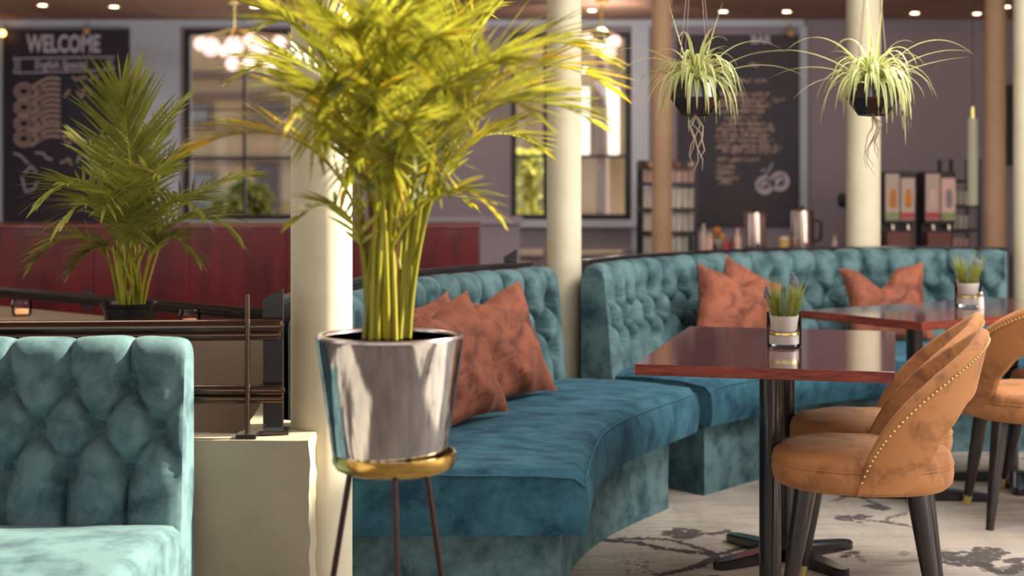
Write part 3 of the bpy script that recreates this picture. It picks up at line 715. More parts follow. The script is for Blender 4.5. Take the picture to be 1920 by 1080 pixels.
# left side
add(600, 190, 400, 262, 2.95, 2.9, n=20, L=.8, m=1); add(640, 60, 470, 130, 3.1, 3.25, L=.9); add(600, 20, 520, 40, 2.9, 2.8)
add(660, 330, 560, 405, 2.9, 2.8, n=12, L=.5); add(620, 100, 560, 200, 2.8, 2.6); add(640, -60, 520, -40, 3.1, 3.2)
add(610, 40, 590, 250, 2.75, 2.7, L=.8)
# centre
add(690, -60, 620, -150, 3.0, 3.1); add(700, -100, 690, -180, 2.9, 2.8); add(740, -80, 760, -200, 3.1, 3.2); add(760, -60, 820, -170, 2.9, 2.8)
add(700, 40, 640, 60, 2.75, 2.55); add(730, 0, 730, 60, 2.75, 2.5); add(780, 20, 830, 80, 2.75, 2.5); add(720, 80, 700, 200, 2.7, 2.6, L=.8)
add(790, 80, 860, 190, 2.75, 2.6, L=.85); add(750, 150, 770, 260, 2.75, 2.65, L=.75); add(700, 180, 650, 320, 2.85, 2.75, L=.7)
add(760, 60, 800, 120, 3.3, 3.5); add(700, 60, 660, 110, 3.3, 3.5); add(810, 0, 900, 20, 3.3, 3.5)
add(735, 200, 740, 330, 2.9, 2.8, L=.6, n=16); add(800, 190, 820, 330, 2.95, 2.9, L=.6, n=16)
# right
add(840, -60, 920, -120, 3.0, 3.0); add(870, -20, 1020, -40, 2.95, 2.9); add(900, 20, 1090, 90, 3.0, 3.0, L=.95)
add(920, 40, 1120, 150, 3.05, 3.1, L=.85, m=1); add(880, 110, 1090, 215, 2.95, 2.9, L=.85); add(870, 130, 980, 200, 2.8, 2.7)
add(860, 190, 1000, 270, 3.1, 3.2, L=.7); add(830, 280, 925, 395, 2.9, 2.85, L=.45, n=14); add(850, 60, 960, 130, 2.75, 2.6)
add(800, 320, 880, 380, 3.1, 3.2, L=.5, n=14)
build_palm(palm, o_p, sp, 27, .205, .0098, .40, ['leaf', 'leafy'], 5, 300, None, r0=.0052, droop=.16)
for k in range(14):     # bare lower stems
    a = r_.uniform(0, 2*PI); rr = r_.uniform(.01, .052); x, y = rr*math.cos(a), rr*math.sin(a)
    MB().tube([(x, y, .212), (x*1.3, y*1.3, .36), (x*2.0+r_.uniform(-.02, .02), y*1.9, .58)], [.0062, .0055, .003], 7).build('stem', 'stemb' if k % 2 else 'stemg', palm)

# ------------------------------------------------------------------ smaller palm in black pot on the ledge
Y2 = 5.38; o2 = Vector(((243-CX)*Y2/F, Y2, .747))
p2 = thing('potted_palm', 'smaller dark green palm in a black pot behind the railing', 'potted plant', o2)
MB().lathe([(0, 0), (.082, 0), (.094, .075), (.1, .078), (.105, .092), (.097, .092), (.09, .07), (.088, .05)], n=48).build('pot', 'blackpot', p2)
MB().lathe([(0, .068), (.088, .064)], n=24).build('soil', 'soil', p2)
sp = []
def B2(): return (r_.uniform(222, 268), 572, Y2+r_.uniform(-.04, .04))
def add2(mx, my, tx, ty, mY=Y2, tY=Y2, **kw): sp.append((B2(), (mx, my, mY), (tx, ty, tY), kw))
add2(240, 280, 228, 165, Y2, Y2, L=1.25, n=34, droop=.1); add2(280, 250, 345, 190, 5.5, 5.6, L=.7, n=22); add2(170, 300, 85, 370, 5.2, 5.0, L=.9)
add2(150, 400, 75, 480, 5.3, 5.2, L=.8); add2(180, 330, 120, 410, 5.1, 4.95, L=.8); add2(340, 350, 470, 330, 5.5, 5.7, L=.8, n=18)
add2(360, 360, 440, 440, 5.3, 5.2, L=.8); add2(320, 330, 380, 400, 5.2, 5.0, L=.9); add2(260, 300, 300, 330, 5.1, 4.9); add2(220, 330, 200, 380, 5.1, 4.9)
add2(280, 330, 330, 300, 5.4, 5.5); add2(200, 300, 170, 280, 5.4, 5.5); add2(240, 380, 250, 440, 5.1, 4.95, L=.8); add2(200, 420, 140, 500, 5.3, 5.3, L=.6); add2(310, 400, 370, 480, 5.3, 5.2, L=.6)
add2(250, 320, 245, 260, 5.45, 5.6)
build_palm(p2, o2, sp, 24, .235, .013, .38, ['leaf2', 'leaf2'], 9, 0, None, r0=.005, droop=.22)
for k in range(12):
    a = r_.uniform(0, 2*PI); rr = r_.uniform(.01, .05); x, y = rr*math.cos(a), rr*math.sin(a)
    MB().tube([(x, y, .066), (x*1.4, y*1.4, .16), (x*2.3, y*2.2, .30)], [.006, .005, .003], 7).build('stem', 'stemg', p2)

# ------------------------------------------------------------------ hanging spider plants
def spider(label, px, Y, seed, dirs):
    rnd = random.Random(seed); x = (px-CX)*Y/F; zr = CZ+(HY-172)*Y/F
    t = thing('hanging_spider_plant', label, 'hanging plant', (x, Y, zr), 0)
    # faceted bowl
    MB().lathe([(.012, -.083), (.048, -.080), (.090, -.022), (.074, .028), (.070, .026), (.084, -.020), (.045, -.070), (.001, -.07)], n=8, rot=.3).build('bowl', 'darkglass', t, smooth=False)
    m = MB(); 
    for j in range(8):
        a = 2*PI*j/8+.3; c = [Vector((r*math.cos(a), r*math.sin(a), z)) for r, z in ((.013, -.084), (.049, -.081), (.091, -.022), (.075, .029))]
        m.tube(c, .0022, 5)
    m.build('bowl_frame', 'blackpot', t)
    MB().lathe([(0, .0), (.074, .0)], n=8).build('soil', 'soil', t)
    for j in range(4):
        a = 2*PI*j/4+.5; MB().tube([(.075*math.cos(a), .075*math.sin(a), .028), (0.004*math.cos(a), 0.004*math.sin(a), .62), (0, 0, CEIL-zr)], .0013, 5).build('hanging_wire', 'wire', t)
    for j in range(5):
        a = rnd.uniform(0, 6); L_ = rnd.uniform(.13, .21); pts = [(0.003*math.cos(a), .003*math.sin(a), -.083)]
        for s in (1, 2, 3, 4, 5): pts.append((.022*math.sin(s*.9+a)+rnd.uniform(-.006, .006)+.01*s*math.cos(a)*(.4 if s < 4 else 1), .01*math.cos(a*2+s), -.083-L_*s/5))
        MB().tube(pts, [.0026, .0024, .0022, .002, .0016, .0008], 5).build('root', 'root', t)
    def leaf(az, el, L_, wd, dr, ox=0):
        m = MB(); n = 12; v = []; p = Vector((.015*math.cos(az), .015*math.sin(az), .03)); d = Vector((math.cos(az)*math.cos(el), math.sin(az)*math.cos(el), math.sin(el))); stp = L_/n
        for i in range(n+1):
            s = i/n; side = d.cross(Vector((0, 0, 1))); side = side.normalized() if side.length > .08 else Vector((-math.sin(az), math.cos(az), 0))
            ww = wd*(.55+.45*math.sin(PI*min(1, s+.25)))*(1-s**3)*.5+.0004; up = side.cross(d).normalized()*ww*.25
            v += [p-side*ww+up, p-side*ww*.42, p+side*ww*.42, p+side*ww+up]
            d = (d+Vector((0, 0, -dr*(.6+s)*stp*16))).normalized(); p = p+d*stp
        f = []; mi = []
        for i in range(n):
            for j in range(3): f.append((4*i+j, 4*i+j+1, 4*i+j+5, 4*i+j+4)); mi.append(0 if j != 1 else 1)
        m.v = v; m.f = f; m.m = mi; m.build('leaf', ['spider', 'spiderg'], t, angle=180)
    for k in range(88):
        az = rnd.uniform(0, 2*PI); el = rnd.uniform(R(35), R(86)); leaf(az, el, rnd.uniform(.17, .30), rnd.uniform(.013, .018), rnd.uniform(.6, 1.5))
    for az, el, L_, dr in dirs: leaf(R(az), R(el), L_, .016, dr*1.25)
    return t
spider('spider plant in dark faceted bowl hanging before the chalkboard', 1304, 5.2, 3, [(180, 30, .33, .20), (176, 55, .38, .24), (0, 30, .40, .13), (4, 40, .34, .12), (10, 75, .30, .03), (165, 75, .30, .02), (-20, 60, .36, .26), (200, 50, .36, .3)])
spider('spider plant in dark faceted bowl hanging before the pale column at right', 1636, 5.2, 8, [(180, 38, .42, .11), (172, 30, .36, .14), (0, 40, .36, .12), (5, 25, .34, .05), (190, 20, .30, .2), (-10, 60, .40, .25), (200, 60, .40, .24), (90, 80, .35, .02), (20, 85, .33, .01)])

# ------------------------------------------------------------------ vases with grass
def vase(label, px, py, seed, extra):
    b = onz(px, py, .7505); t = thing('flower_vase', label, 'vase', b); rnd = random.Random(seed)
    MB().lathe([(0, .0), (.050, .0), (.0545, .004), (.0545, .110)], n=48).build('glass', 'glass', t)
    MB().lathe([(0, .049), (.034, .049), (.040, .056), (.0455, .094), (.0465, .099), (.043, .099), (.040, .085), (0, .085)], n=40).build('inner_pot', 'white', t)
    MB().lathe([(0, .0105), (.047, .0105), (.047, .038), (0, .038)], n=32).build('pebble_base', 'white', t)
    MB().lathe([(.0475, .039), (.049, .040), (.049, .047), (.0475, .048), (0, .048)], n=32).build('band', 'brass', t)
    m = MB()
    for k in range(150):
        a = rnd.uniform(0, 2*PI); r = .036*math.sqrt(rnd.random()); el = rnd.uniform(.02, .42); d = Vector((math.cos(a)*el, math.sin(a)*el, 1)).normalized()
        blade(m, Vector((r*math.cos(a), r*math.sin(a), .085)), d, rnd.uniform(.085, .16), .0042, Vector((math.sin(a), -math.cos(a), .2)), rnd.uniform(0, .12), st=4)
    tag(m.build('grass', 'grass', t, angle=180), kind='stuff')
    for (fx, fy, fz) in extra:
        m = MB(); base = Vector((fx*.3, fy*.3, .09)); tip = Vector((fx, fy, fz)); f_ = MB().tube([base, base.lerp(tip, .6)+Vector((0, 0, .01)), tip], .0015, 5).build('flower_stem', 'grass', t)
        for k in range(26):
            q_ = k/26; c = tip+Vector((0, 0, .036*q_-.004)); a = k*2.4; rr = .009*(1-q_*.7); m.sphere(c+Vector((rr*math.cos(a), rr*math.sin(a), 0)), .0042*(1-.4*q_), 6)
        m.build('flower_head', 'hyac', f_)
vase('glass vase with grass and blue hyacinths on the front table', 1470, 650, 3, [(.026, -.01, .205), (-.055, -.01, .16), (.04, .01, .19)])
vase('glass vase with grass on the far table at right', 1815, 575, 6, [(.03, -.01, .18), (.045, .0, .165)])
sk = thing('salt_shaker', 'small glass salt shaker beside the far vase', 'salt shaker', onz(1839, 578, .7505))
MB().lathe([(0, 0), (.014, 0), (.014, .004), (.011, .05), (.0, .05)], n=20).build('glass_body', 'white', sk)
MB().lathe([(.0125, .05), (.0125, .062), (.006, .068), (0, .068)], n=20).build('cap', 'steel', sk)
def candle(label, px, py, z=.747):
    b = onz(px, py, z); t = thing('candle_glass', label, 'candle', b)
    MB().lathe([(0, 0), (.032, 0), (.038, .01), (.040, .04), (.036, .062), (.034, .062), (.036, .04), (.033, .012), (0, .008)], n=12).build('glass_holder', 'glass', t)
    MB().lathe([(0, .0085), (.026, .0085), (.026, .026), (0, .026)], n=20).build('tealight', 'flame', t)
candle('faceted glass tealight holder on the ledge at far left', 41, 592)
candle('faceted glass tealight holder on the ledge right of the small palm', 356, 612)

# ------------------------------------------------------------------ mahogany bar, worktops and low fittings behind
bar = thing('bar_counter', 'dark red mahogany bar counter behind the two palms', 'counter', (0, 0, 0))
BY = 7.6; kb = F/BY; bx1 = (897-CX)/kb; zb_ = CZ-(428-HY)/kb
nb_ = 7; x = -3.6; wdt = (bx1+3.6)/nb_
for i in range(nb_): MB().box((x+i*wdt+.001, BY, .06), (x+(i+1)*wdt-.001, BY+.03, zb_)).build('front_panel', 'mahog_bar', bar, smooth=False, bevel=.002)
MB().box((x, BY+.03, 0), (bx1, BY+.5, zb_-.002)).build('carcass', 'mahog_bar', bar, smooth=False)
MB().box((x, BY-.01, zb_), (bx1+.01, BY+.55, zb_+.02)).build('bar_top', 'mahog_edge', bar, smooth=False, bevel=.003)
wk = tag(MB().box((WX(770)*.84, 10.5, 0), (WX(975)*.84, 11.0, CZ-(420-HY)*10.5/F)).box((WX(760)*.84, 10.45, CZ-(420-HY)*10.5/F), (WX(980)*.84, 11.05, CZ-(408-HY)*10.5/F)).build('side_cabinet', ['wall'], smooth=False), 'pale grey blue cabinet behind the palm near the window', 'cabinet')
for k, (a, b) in enumerate(((898, 1022), (1092, 1222))):
    MB_ = tag(MB().tube([((a-CX)*11.8/F, WY-.036, P(0, 474, WY).z), ((b-CX)*11.8/F, WY-.036, P(0, 474, WY).z)], .035, 12).build('pipe_rail', 'cream'),
              ['pale horizontal rail low under the window left of the column', 'pale horizontal rail low under the window right of the column'][k], 'rail')

# ------------------------------------------------------------------ chalkboards
CH_Y = WY-.06
def scribble(par, x0, x1, z, h, seed, m='chalkp', th=.012):
    rnd = random.Random(seed); pts = []; x = x0
    while x < x1:
        pts.append(Vector((x, CH_Y-.012, z+rnd.uniform(-h, h)*.5))); x += h*rnd.uniform(.18, .5)
    mm = MB()
    for a, b in zip(pts, pts[1:]):
        if rnd.random() < .12: continue
        d = (b-a).normalized(); n_ = Vector((-d.z, 0, d.x))*th*.5; mm.add([a-n_, b-n_, b+n_, a+n_], [(0, 1, 2, 3)])
    return mm.build('lettering', m, par, smooth=False)
def text(par, s, x, z, size, m='chalk', shear=0, bold=0, align='CENTER', sx=1):
    cu = bpy.data.curves.new('lettering', 'FONT'); cu.body = s; cu.size = size; cu.align_x = align; cu.align_y = 'CENTER'; cu.shear = shear; cu.offset = bold; cu.extrude = .001; cu.resolution_u = 3
    tmp = bpy.data.objects.new('tmp', cu); COL.objects.link(tmp); bpy.context.view_layer.update()
    me = bpy.data.meshes.new_from_object(tmp.evaluated_get(bpy.context.evaluated_depsgraph_get())); bpy.data.objects.remove(tmp)
    me.materials.clear(); me.materials.append(M[m]); o = bpy.data.objects.new('lettering', me); COL.objects.link(o); o.parent = par
    o.location = (x, CH_Y-.010, z); o.rotation_euler = (PI/2, 0, 0); o.scale = (sx, 1, 1); return o
def board(label, x0, x1, y0, y1):
    t = thing('chalkboard', label, 'chalkboard', (0, 0, 0))
    MB().box((WX(x0), CH_Y, WZ(y1)), (WX(x1), WY-.031, WZ(y0))).build('panel', 'board', t, smooth=False, bevel=.004); return t
b1 = board('large chalkboard headed WELCOME on the far wall behind the small palm', 10, 243, 57, 424)
text(b1, 'WELCOME', WX(124), WZ(85), .20, bold=.006, sx=.63)
text(b1, 'English Special', WX(118), WZ(123), .10, shear=.15, bold=.001, sx=.75)
mm = MB()
def line_px(m, pts, th=.010, closed=False):
    V_ = [Vector((WX(a), CH_Y-.012, WZ(b))) for a, b in pts]
    if closed: V_.append(V_[0])
    for a, b in zip(V_, V_[1:]):
        d = (b-a).normalized(); n_ = Vector((-d.z, 0, d.x))*th*.5; m.add([a-n_, b-n_, b+n_, a+n_], [(0, 1, 2, 3)])
line_px(mm, [(31, 109), (38, 111), (208, 108), (218, 107), (212, 119), (219, 131), (208, 133), (38, 138), (31, 137), (36, 124)], closed=True); line_px(mm, [(41, 111), (41, 138)]); line_px(mm, [(208, 108), (208, 133)])
mm.build('banner_outline', 'chalk', b1, smooth=False)
mm = MB()
for i, cy in enumerate((172, 202, 232, 260)):
    for rr in (17, 10): line_px(mm, [(50+rr*math.cos(a*PI/8), cy+rr*.85*math.sin(a*PI/8)) for a in range(17)], .012)
    for k in range(3):
        line_px(mm, [(64+j*9, cy-6+k*10-26*math.sin(j/6*PI*.6)+j*1.5) for j in range(7)], .016)
    for k in range(3): line_px(mm, [(66+k*6, cy+4), (74+k*5, cy-8), (80+k*5, cy+2)], .014)
mm.build('chalk_drawing', 'chalkp', b1, smooth=False)
for i, (x0, x1, y, h) in enumerate(((140, 190, 150, .07), (125, 190, 175, .10), (122, 175, 265, .11), (118, 180, 300, .10))): scribble(b1, WX(x0), WX(x1), WZ(y), h, i)
for i, (x, y) in enumerate(((45, 300), (65, 315), (60, 345), (85, 300))): scribble(b1, WX(x-14), WX(x+22), WZ(y), .14, 20+i, 'chalk')
b2 = board('large chalkboard with a centred menu and two cups behind the hanging plant', 1270, 1497, 67, 424)
text(b2, 'BAR', WX(1424), WZ(76), .09, bold=.003)
rows = [(1400, 1425, 122), (1370, 1435, 152), (1345, 1440, 177), (1340, 1468, 188), (1342, 1445, 198), (1345, 1430, 208), (1355, 1425, 220), (1350, 1445, 232), (1342, 1450, 243), (1340, 1440, 253), (1342, 1448, 263), (1340, 1462, 275), (1352, 1455, 283), (1342, 1420, 299), (1342, 1378, 312), (1340, 1376, 322), (1342, 1384, 333), (1345, 1370, 342)]
for i, (x0, x1, y) in enumerate(rows):
    scribble(b2, WX(x0), WX(x1), WZ(y), .036, 40+i, th=.010); 
    if i > 1: scribble(b2, WX(x0), WX(x1), WZ(y+2), .03, 80+i, th=.010)
mm = MB()
for cx, cy, r0 in ((1431, 347, 16), (1459, 340, 17)):
    for rr in (r0, r0-3, r0-7): line_px(mm, [(cx+rr*math.cos(a*PI/10), cy+rr*math.sin(a*PI/10)) for a in range(21)], .013)
    line_px(mm, [(cx-10, cy+4), (cx-2, cy-5), (cx+8, cy-9)], .05)
line_px(mm, [(1431, 330), (1440, 318), (1446, 305)]); line_px(mm, [(1425, 322), (1432, 316)])
mm.build('chalk_drawing', 'chalk', b2, smooth=False)

# ------------------------------------------------------------------ ceiling spotlights
order = ['first', 'second', 'third', 'fourth', 'fifth', 'sixth', 'seventh', 'eighth', 'ninth', 'tenth']
for i, (px, py_) in enumerate(((80, 8), (214, 11), (478, 11), (1110, 18), (1356, 20), (1475, 20), (1715, 23), (1831, 24), (1886, 11))):
    Y = (CEIL-CZ)*F/(HY-py_); t = thing('ceiling_spotlight', '%s lit recessed ceiling spotlight counted from the left' % order[i], 'spotlight', ((px-CX)*Y/F, Y, CEIL))
    MB().lathe([(.045, 0), (.048, -.006), (.036, -.010), (.034, -.004)], n=24).build('trim_ring', 'trimw', t); MB().lathe([(0, -.006), (.034, -.006)], n=20).build('lamp_face', 'spot', t)
# small warm spot lamps on the board and wall tops
for i, (px, py_, lab) in enumerate(((17, 66, 'small warm picture lamp at top left corner of the WELCOME board'), (172, 62, 'small unlit picture lamp at the top right part of the WELCOME board'), (1476, 66, 'small unlit picture lamp above the menu chalkboard'))):
    t = thing('picture_lamp', lab, 'lamp', (WX(px), WY-.16, WZ(py_)))
    MB().sphere((0, 0, 0), .028, 12).build('bulb', 'warmbulb' if i == 0 else 'yellow', t); MB().tube([(0, .01, .02), (0, .05, .07), (0, .13, .09)], .006, 6).build('arm', 'brass', t)
# chandeliers
def chandelier(label, px, Y, globes):
    x = (px-CX)*Y/F; t = thing('chandelier', label, 'chandelier', (x, Y, CEIL)); k = F/Y
    MB().tube([(0, 0, 0), (0, 0, -.22)], .008, 8).build('stem', 'brass', t)
    MB().lathe([(.05, 0), (.05, -.02), (0, -.03)], n=20).build('canopy', 'brass', t)
    for gx, gy, r, dy in globes:
        c = Vector(((gx-px)/k, dy, CZ-(gy-HY)/k-CEIL)); MB().tube([(0, 0, -.2), c*.5+Vector((0, 0, -.08)), c+Vector((0, 0, r))], .005, 6).build('arm', 'brass', t)
        g = MB().sphere(c, r, 20).build('glass_globe', 'globe', t); MB().sphere(c, r*.36, 10).build('bulb', 'bulb', g)
def lamp_light(px, Y, z, e, rad=.12, col=(1, .86, .74)):
    l = bpy.data.lights.new('lamp_light', 'POINT'); l.energy = e; l.color = col; l.shadow_soft_size = rad
    o = bpy.data.objects.new('lamp_light', l); COL.objects.link(o); o.location = ((px-CX)*Y/F, Y, z)
lamp_light(437, 11.24, WZ(86)-.13, 15, .02); lamp_light(1128, 11.3, WZ(86)-.1, 10, .02)
chandelier('chandelier of clustered glass globes in front of the left window', 440, 11.2, [(395, 88, .075, 0), (437, 86, .08, .05), (486, 88, .08, 0), (413, 92, .05, .15), (440, 122, .055, -.1), (474, 120, .055, -.12), (508, 124, .06, -.05), (372, 80, .06, .1), (462, 70, .06, .15), (520, 78, .06, .1)])
chandelier('chandelier of glass globes in front of the right window', 1128, 11.2, [(1112, 88, .06, 0), (1140, 96, .065, 0), (1155, 75, .05, .1), (1100, 70, .05, .1)])
# slender pendant
Yp = 10.0; t = thing('pendant_lamp', 'slender cylindrical pendant lamp with brass top near right edge', 'lamp', ((1824-CX)*Yp/F, Yp, 0))
MB().tube([(0, 0, CEIL), (0, 0, P(0, 205, Yp).z)], .004, 6).build('cord', 'black', t)
MB().lathe([(.016, P(0, 222, Yp).z), (.012, P(0, 200, Yp).z)], n=16).build('brass_cap', 'brass', t)
MB().lathe([(.034, P(0, 385, Yp).z), (.036, P(0, 300, Yp).z), (.032, P(0, 222, Yp).z), (.0, P(0, 221, Yp).z)], n=24).build('shade', mat('grey green lamp shade', (176, 176, 152), .5), t)

# ------------------------------------------------------------------ back counter and what stands on it
QY = 11.0; kq = F/QY; cz_ = CZ-(474-HY)/kq
def qx(px): return (px-CX)/kq
def qz(py_): return CZ-(py_-HY)/kq
bc = thing('back_counter', 'dark service counter below the menu chalkboard', 'counter', (0, 0, 0))
MB().box((qx(1180), QY-.2, 0), (qx(1900), QY+.5, cz_-.03)).build('cabinet_body', 'framed', bc, smooth=False)
MB().box((qx(1175), QY-.23, cz_-.03), (qx(1905), QY+.55, cz_)).build('worktop', 'blacksteel', bc, smooth=False)
def rack(label, x0, x1, y0, ys, yoff, w_=.3):
    t = thing('storage_rack', label, 'rack', (0, 0, 0)); z0 = cz_
    for x in (qx(x0), qx(x1)):
        for y in (yoff, yoff+w_): MB().box((x-.012, y-.012, z0), (x+.012, y+.012, qz(y0))).build('upright', 'black', t, smooth=False)
    for yy in ys: MB().box((qx(x0), yoff, qz(yy)-.012), (qx(x1), yoff+w_, qz(yy)+.012)).build('shelf', 'black', t, smooth=False)
rack('black open rack of paper cups left of the menu chalkboard', 1206, 1308, 300, (345, 394, 438), QY+.12)
rack('black open rack of glasses at far right under the pendant', 1792, 1846, 298, (340, 388, 434), QY+.12)
def cup(px, base, h, name, label, group, mt, r=.045, Y=None):
    Y = Y or QY+.25; k = F/Y
    o = MB().lathe([(0, 0), (r*.82, 0), (r*1.0, h*.97), (r*1.03, h), (r*.95, h), (r*.9, h*.5), (0, h*.45)], n=16).build(name, mt); o.location = ((px-CX)*QY/F*1.0, Y, base); return tag(o, label, 'cup', group)
sn = ['top', 'second', 'third', 'lowest']
proto = {}
def put(name, label, cat, group, mt, fn, loc):
    key = (name, mt)
    if key not in proto: o = fn().build(name, mt); proto[key] = o
    else: o = proto[key].copy(); COL.objects.link(o)
    o.location = loc; tag(o, label, cat, group)
    return o
def cupm(r, h): return MB().lathe([(0, 0), (r*.82, 0), (r, h*.97), (r*1.03, h), (r*.95, h), (r*.85, h*.3), (0, h*.3)], n=16)
for si, (yy, h, mt) in enumerate(((345, .15, 'cupp'), (394, .16, 'cup'), (438, .155, 'cup'), (474, .12, 'cup'))):
    for j, px in enumerate((1214, 1226, 1266, 1279, 1292, 1303)):
        if si == 3 and j > 4: continue
        side = 'left of the tan column' if j < 2 else 'right of the tan column'
        put('paper_cup', 'pale paper cups on %s rack level %s' % (sn[si], side), 'cup', 'paper cups on the %s level, %s' % (sn[si], side), mt, lambda: cupm(.0275, .15), (qx(px), QY+.24, qz(yy)+(.0125 if si < 3 else .0005)))
for si, (yy, mt) in enumerate(((388, 'cup'), (434, 'cup'), (474, 'cupp'))):
    for j, px in enumerate((1799, 1809, 1819, 1829, 1839)):
        put('drinking_glass', 'pale drinking glass on the %s level of the far right rack' % ('top', 'middle', 'bottom')[si], 'glass', 'glasses on the %s level of right rack' % ('top', 'middle', 'bottom')[si], mt, lambda: cupm(.016, .10), (qx(px), QY+.24, qz(yy)+(.0125 if si < 2 else .0005)))
# top shelf items of cup rack
for j, (px, mt) in enumerate(((1213, 'brownp'), (1270, 'brownp'), (1288, 'black'))):
    o = MB().box((-.03, -.05, 0), (.03, .05, .05)).build('small_box', mt, smooth=False, bevel=.004); o.location = (qx(px), QY+.25, qz(345)+.164 if False else qz(300)-.05+.0); 
    tag(o, ['small brown box at the left on top of the cup rack', 'small brown box right of the tan column on the cup rack', 'small black box on top of the cup rack beside the chalkboard'][j], 'box')
MB().box((qx(1206), QY+.12, qz(300)-.062), (qx(1308), QY+.42, qz(300)-.0505)).build('top_shelf', 'black', [o for o in COL.objects if o.name == 'storage_rack'][0], smooth=False)
# urns
def urn(label, px0, px1, ytop, handle):
    xm = qx((px0+px1)/2); r = (px1-px0)/kq/2; h = qz(ytop)-cz_; t = thing('coffee_urn', label, 'urn', (xm, QY, cz_))
    MB().lathe([(0, .02), (r, .02), (r, h*.92), (r*.96, h*.97), (0, h)], n=32).build('body', 'steel', t); MB().lathe([(0, 0), (r*1.05, 0), (r*1.05, .03), (r, .045)], n=32).build('base', 'black', t)
    MB().sphere((0, 0, h+.01), .015, 10).build('lid_knob', 'black', t); MB().tube([(0, -r, .07), (0, -r-.05, .07), (0, -r-.055, .045)], .008, 8).build('tap', 'black', t)
    if handle: MB().tube([(r, 0, .08), (r+.05, 0, .10), (r+.055, 0, h*.7), (r, 0, h*.75)], .012, 8).build('handle', 'black', t)
urn('shiny steel coffee urn, the left one below the chalkboard', 1396, 1436, 396, False)
urn('steel coffee urn with black handle, the right one below the chalkboard', 1483, 1526, 392, True)
# fruit and bottles
def bottle(label, px, ytop, mt, r=.025, name='bottle'):
    h = qz(ytop)-cz_; o = MB().lathe([(0, 0), (r, 0), (r, h*.6), (r*.4, h*.78), (r*.4, h), (0, h)], n=16).build(name, mt); o.location = (qx(px), QY+.02, cz_); return tag(o, label, 'bottle')
bottle('pale pink bottle at the left end of the counter group', 1320, 420, 'pale', .03); bottle('slim pale bottle with orange in front on counter', 1332, 436, 'cupp', .022); bottle('small black bottle on the counter among fruit', 1340, 452, 'black', .02)
bottle('red bottle between the fruit and the left urn', 1362, 448, 'red', .022); bottle('amber bottle next to the red bottle', 1373, 444, 'brownp', .024); bottle('tall pale carton bottle left of the left urn', 1384, 428, 'cupp', .026)
bottle('small clear bottle alone left of the pale column', 1566, 440, 'pale', .02)
t = thing('fruit_bowl', 'white bowl of fruit on the service counter', 'bowl', (qx(1350), QY+.16, cz_)); MB().lathe([(0, 0), (.03, 0), (.07, .09), (.066, .09), (.028, .01), (0, .01)], n=24).build('bowl', 'white', t)
for i, (px, py_, mt, lab) in enumerate(((1350, 434, 'orange', 'round orange on top of the fruit bowl'), (1337, 448, 'orange', 'orange low at the left of the fruit bowl'), (1360, 446, 'yellow', 'yellow fruit at the right of the fruit bowl'))):
    o = MB().sphere((0, 0, 0), .033, 14).build('orange_fruit', mt); o.location = (qx(px), QY+.15+.02*i, qz(py_)); tag(o, lab, 'fruit')
jar = thing('jar', 'squat yellow jar between the two urns', 'jar', (qx(1470), QY, cz_)); MB().lathe([(0, 0), (.042, 0), (.045, .09), (.04, .10), (0, .10)], n=24).build('body', 'yellow', jar); MB().lathe([(.036, .10), (.036, .118), (0, .118)], n=24).build('lid', 'cup', jar)
# juice dispensers
def dispenser(label, x0, x1, cols):
    t = thing('juice_dispenser', label, 'dispenser', (0, 0, 0)); y0, y1 = QY-.1, QY+.2; X0, X1 = qx(x0), qx(x1)
    MB().box((X0, y0+.05, qz(420)), (X1, y1, qz(322))).build('housing', 'framed', t, smooth=False, bevel=.006); MB().box((X0, y0+.12, cz_), (X1, y1, qz(420))).build('back_body', 'framed', t, smooth=False)
    n = len(cols); wd_ = (X1-X0)/n
    for i, (ca, cb_, cc) in enumerate(cols):
        a, b = X0+wd_*i+.006, X0+wd_*(i+1)-.006; zt_ = qz(326+i*8)
        p = MB().box((a, y0+.035, qz(412)), (b, y0+.05, zt_)).build('image_panel', ca, t, smooth=False)  # plain image panel, does not glow
        MB().lathe([(.001, -.075), (.022, -.06), (.026, 0), (.018, .06), (.001, .075)], ((a+b)/2+.004, y0+.034, qz(372)), 14, sy=.15).build('fruit_print', cb_, p)
        MB().box((a+.002, y0+.030, qz(410)), (b-.002, y0+.036, qz(398))).build('bottom_print', cc, p, smooth=False)
        MB().tube([((a+b)/2, y0+.06, qz(423)), ((a+b)/2, y0+.02, qz(423)), ((a+b)/2, y0+.02, qz(430))], .012, 10).build('spout', 'steel', t)
    MB().box((X0+.01, y0, cz_), (X1-.04, y0+.1, qz(434))).build('drip_tray', 'brownp', t, smooth=False, bevel=.004)
dispenser('juice dispenser with orange fruit prints just right of the pale column', 1655, 1712, [('pale', 'orange', 'greenp'), ('pale', 'orange', 'red')])
dispenser('juice dispenser with pale pink prints beside the glass rack', 1730, 1788, [('pale', 'cupp', 'red'), ('cupp', 'wall', 'greenp')])
t = tag(MB().box((WX(1886), WY-.061, WZ(310)), (WX(1905), WY-.002, WZ(160))).build('wall_screen', 'black', smooth=False, bevel=.004), 'narrow black screen on the far wall at right edge', 'screen')
o = MB().lathe([(0, -.06), (.03, -.05), (.04, 0), (.03, .05), (0, .06)], n=16).build('wall_sconce', 'black'); o.location = (WX(1578), WY-.042, WZ(375)); tag(o, 'small dark sconce on wall left of the pale column', 'lamp')

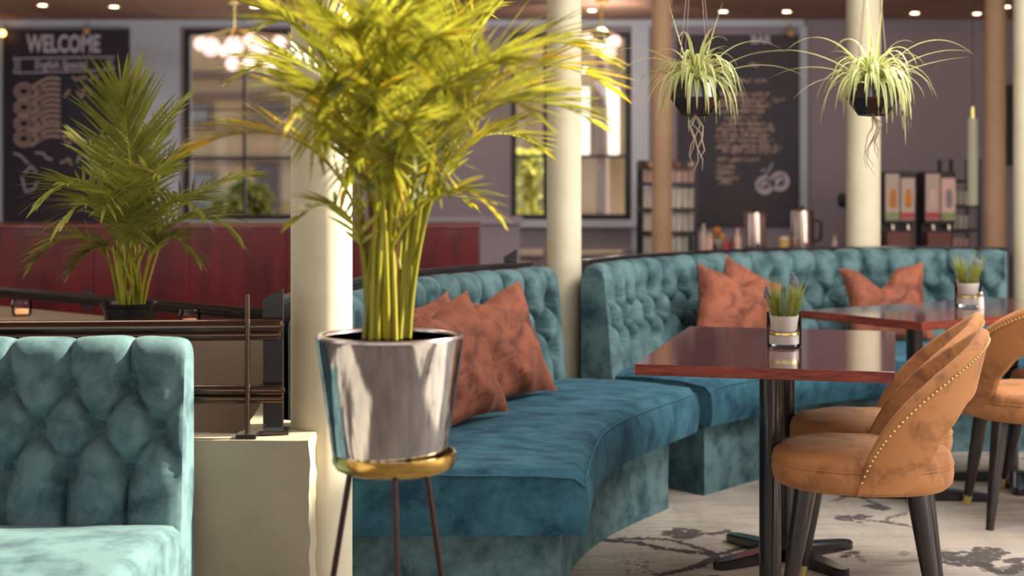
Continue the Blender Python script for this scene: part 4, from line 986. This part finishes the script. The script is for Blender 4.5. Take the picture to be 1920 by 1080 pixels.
# ------------------------------------------------------------------ outside the windows
struct(MB().box((-14, WY+.4, -.15), (14, 40, -.05)).build('trim_7', 'pave', smooth=False))
fb = thing('building', 'tan stone building across the street behind the left window', 'building', (0, 0, 0)); FY = 20.0; kf = F/FY
def fx(px): return (px-CX)/kf
def fz(py_): return CZ-(py_-HY)/kf
MB().box((fx(250), FY, -.05), (fx(700), FY+3, 14)).build('wall', 'facade', fb, smooth=False)
for yy in (140, 180, 240, 300): MB().box((fx(250), FY-.12, fz(yy+6)), (fx(700), FY, fz(yy-6))).build('stone_band', 'facade2', fb, smooth=False)
for a, b, c_, d_ in ((350, 400, 195, 235), (470, 540, 195, 235), (360, 410, 320, 400), (480, 525, 300, 400), (560, 600, 300, 400)):
    wd = MB().box((fx(a), FY-.06, fz(d_)), (fx(b), FY-.002, fz(c_))).build('window', 'framed', fb, smooth=False)
    MB().box((fx(a)+.06, FY-.09, fz(d_)+.06), (fx(b)-.06, FY-.061, fz(c_)-.06)).build('pane', 'blacksteel', wd, smooth=False)
f2 = thing('building', 'white building glimpsed outside the right window', 'building', (0, 0, 0))
MB().box((fx(900), FY+2, -.05), (fx(1300), FY+5, 3.4)).build('wall', 'facade', f2, smooth=False)
for a, b in ((1085, 1116), (1141, 1176)): MB().box((fx(a), FY+1.5, fz(285)), (fx(b), FY+1.9, fz(150))).build('white_panel', 'whitebld', f2, smooth=False)
def bush(label, px, py_, Y, r, mt, n, seed, trunk=True, name='bush'):
    c = P(px, py_, Y); t = thing(name, label, 'bush', (c.x, c.y, -.05)); rnd = random.Random(seed); m = MB()
    for k in range(n):
        d = Vector((rnd.gauss(0, 1), rnd.gauss(0, 1), rnd.gauss(0, 1))).normalized(); p = d*r*rnd.uniform(.6, 1)+Vector((0, 0, c.z+.05)); e = Vector((rnd.gauss(0, 1), rnd.gauss(0, 1), rnd.gauss(0, 1))).normalized()
        blade(m, p, e, .16, .08, e.orthogonal(), .2, st=3)
    tag(m.build('foliage', mt, t, angle=180), kind='stuff')
    MB().tube([(0, 0, 0), (.02, 0, (c.z)*.5), (0, 0, c.z)], [.05, .04, .02], 8).build('trunk', 'bark', t)
bush('round green bush outside the left window', 455, 388, 15, .24, 'bush', 700, 1); bush('yellow green bush outside between the column and window edge', 990, 340, 15, .30, 'bushy', 900, 2)
t = thing('street_tree', 'tree trunk outside the right window', 'tree', (P(1128, 0, 16).x, 16, -.05)); MB().tube([(0, 0, 0), (.01, 0, 1.5), (-.02, 0, 4)], [.09, .07, .06], 12).build('trunk', 'bark', t)
m = MB(); rnd = random.Random(4)
for k in range(500):
    d = Vector((rnd.gauss(0, 1), rnd.gauss(0, 1), rnd.gauss(0, 1))).normalized(); e = Vector((rnd.gauss(0, 1), rnd.gauss(0, 1), rnd.gauss(0, 1))).normalized(); blade(m, d*rnd.uniform(.4, .9)+Vector((0, 0, 4.3)), e, .2, .1, e.orthogonal(), .2, st=3)
tag(m.build('crown', 'bush', t, angle=180), kind='stuff')
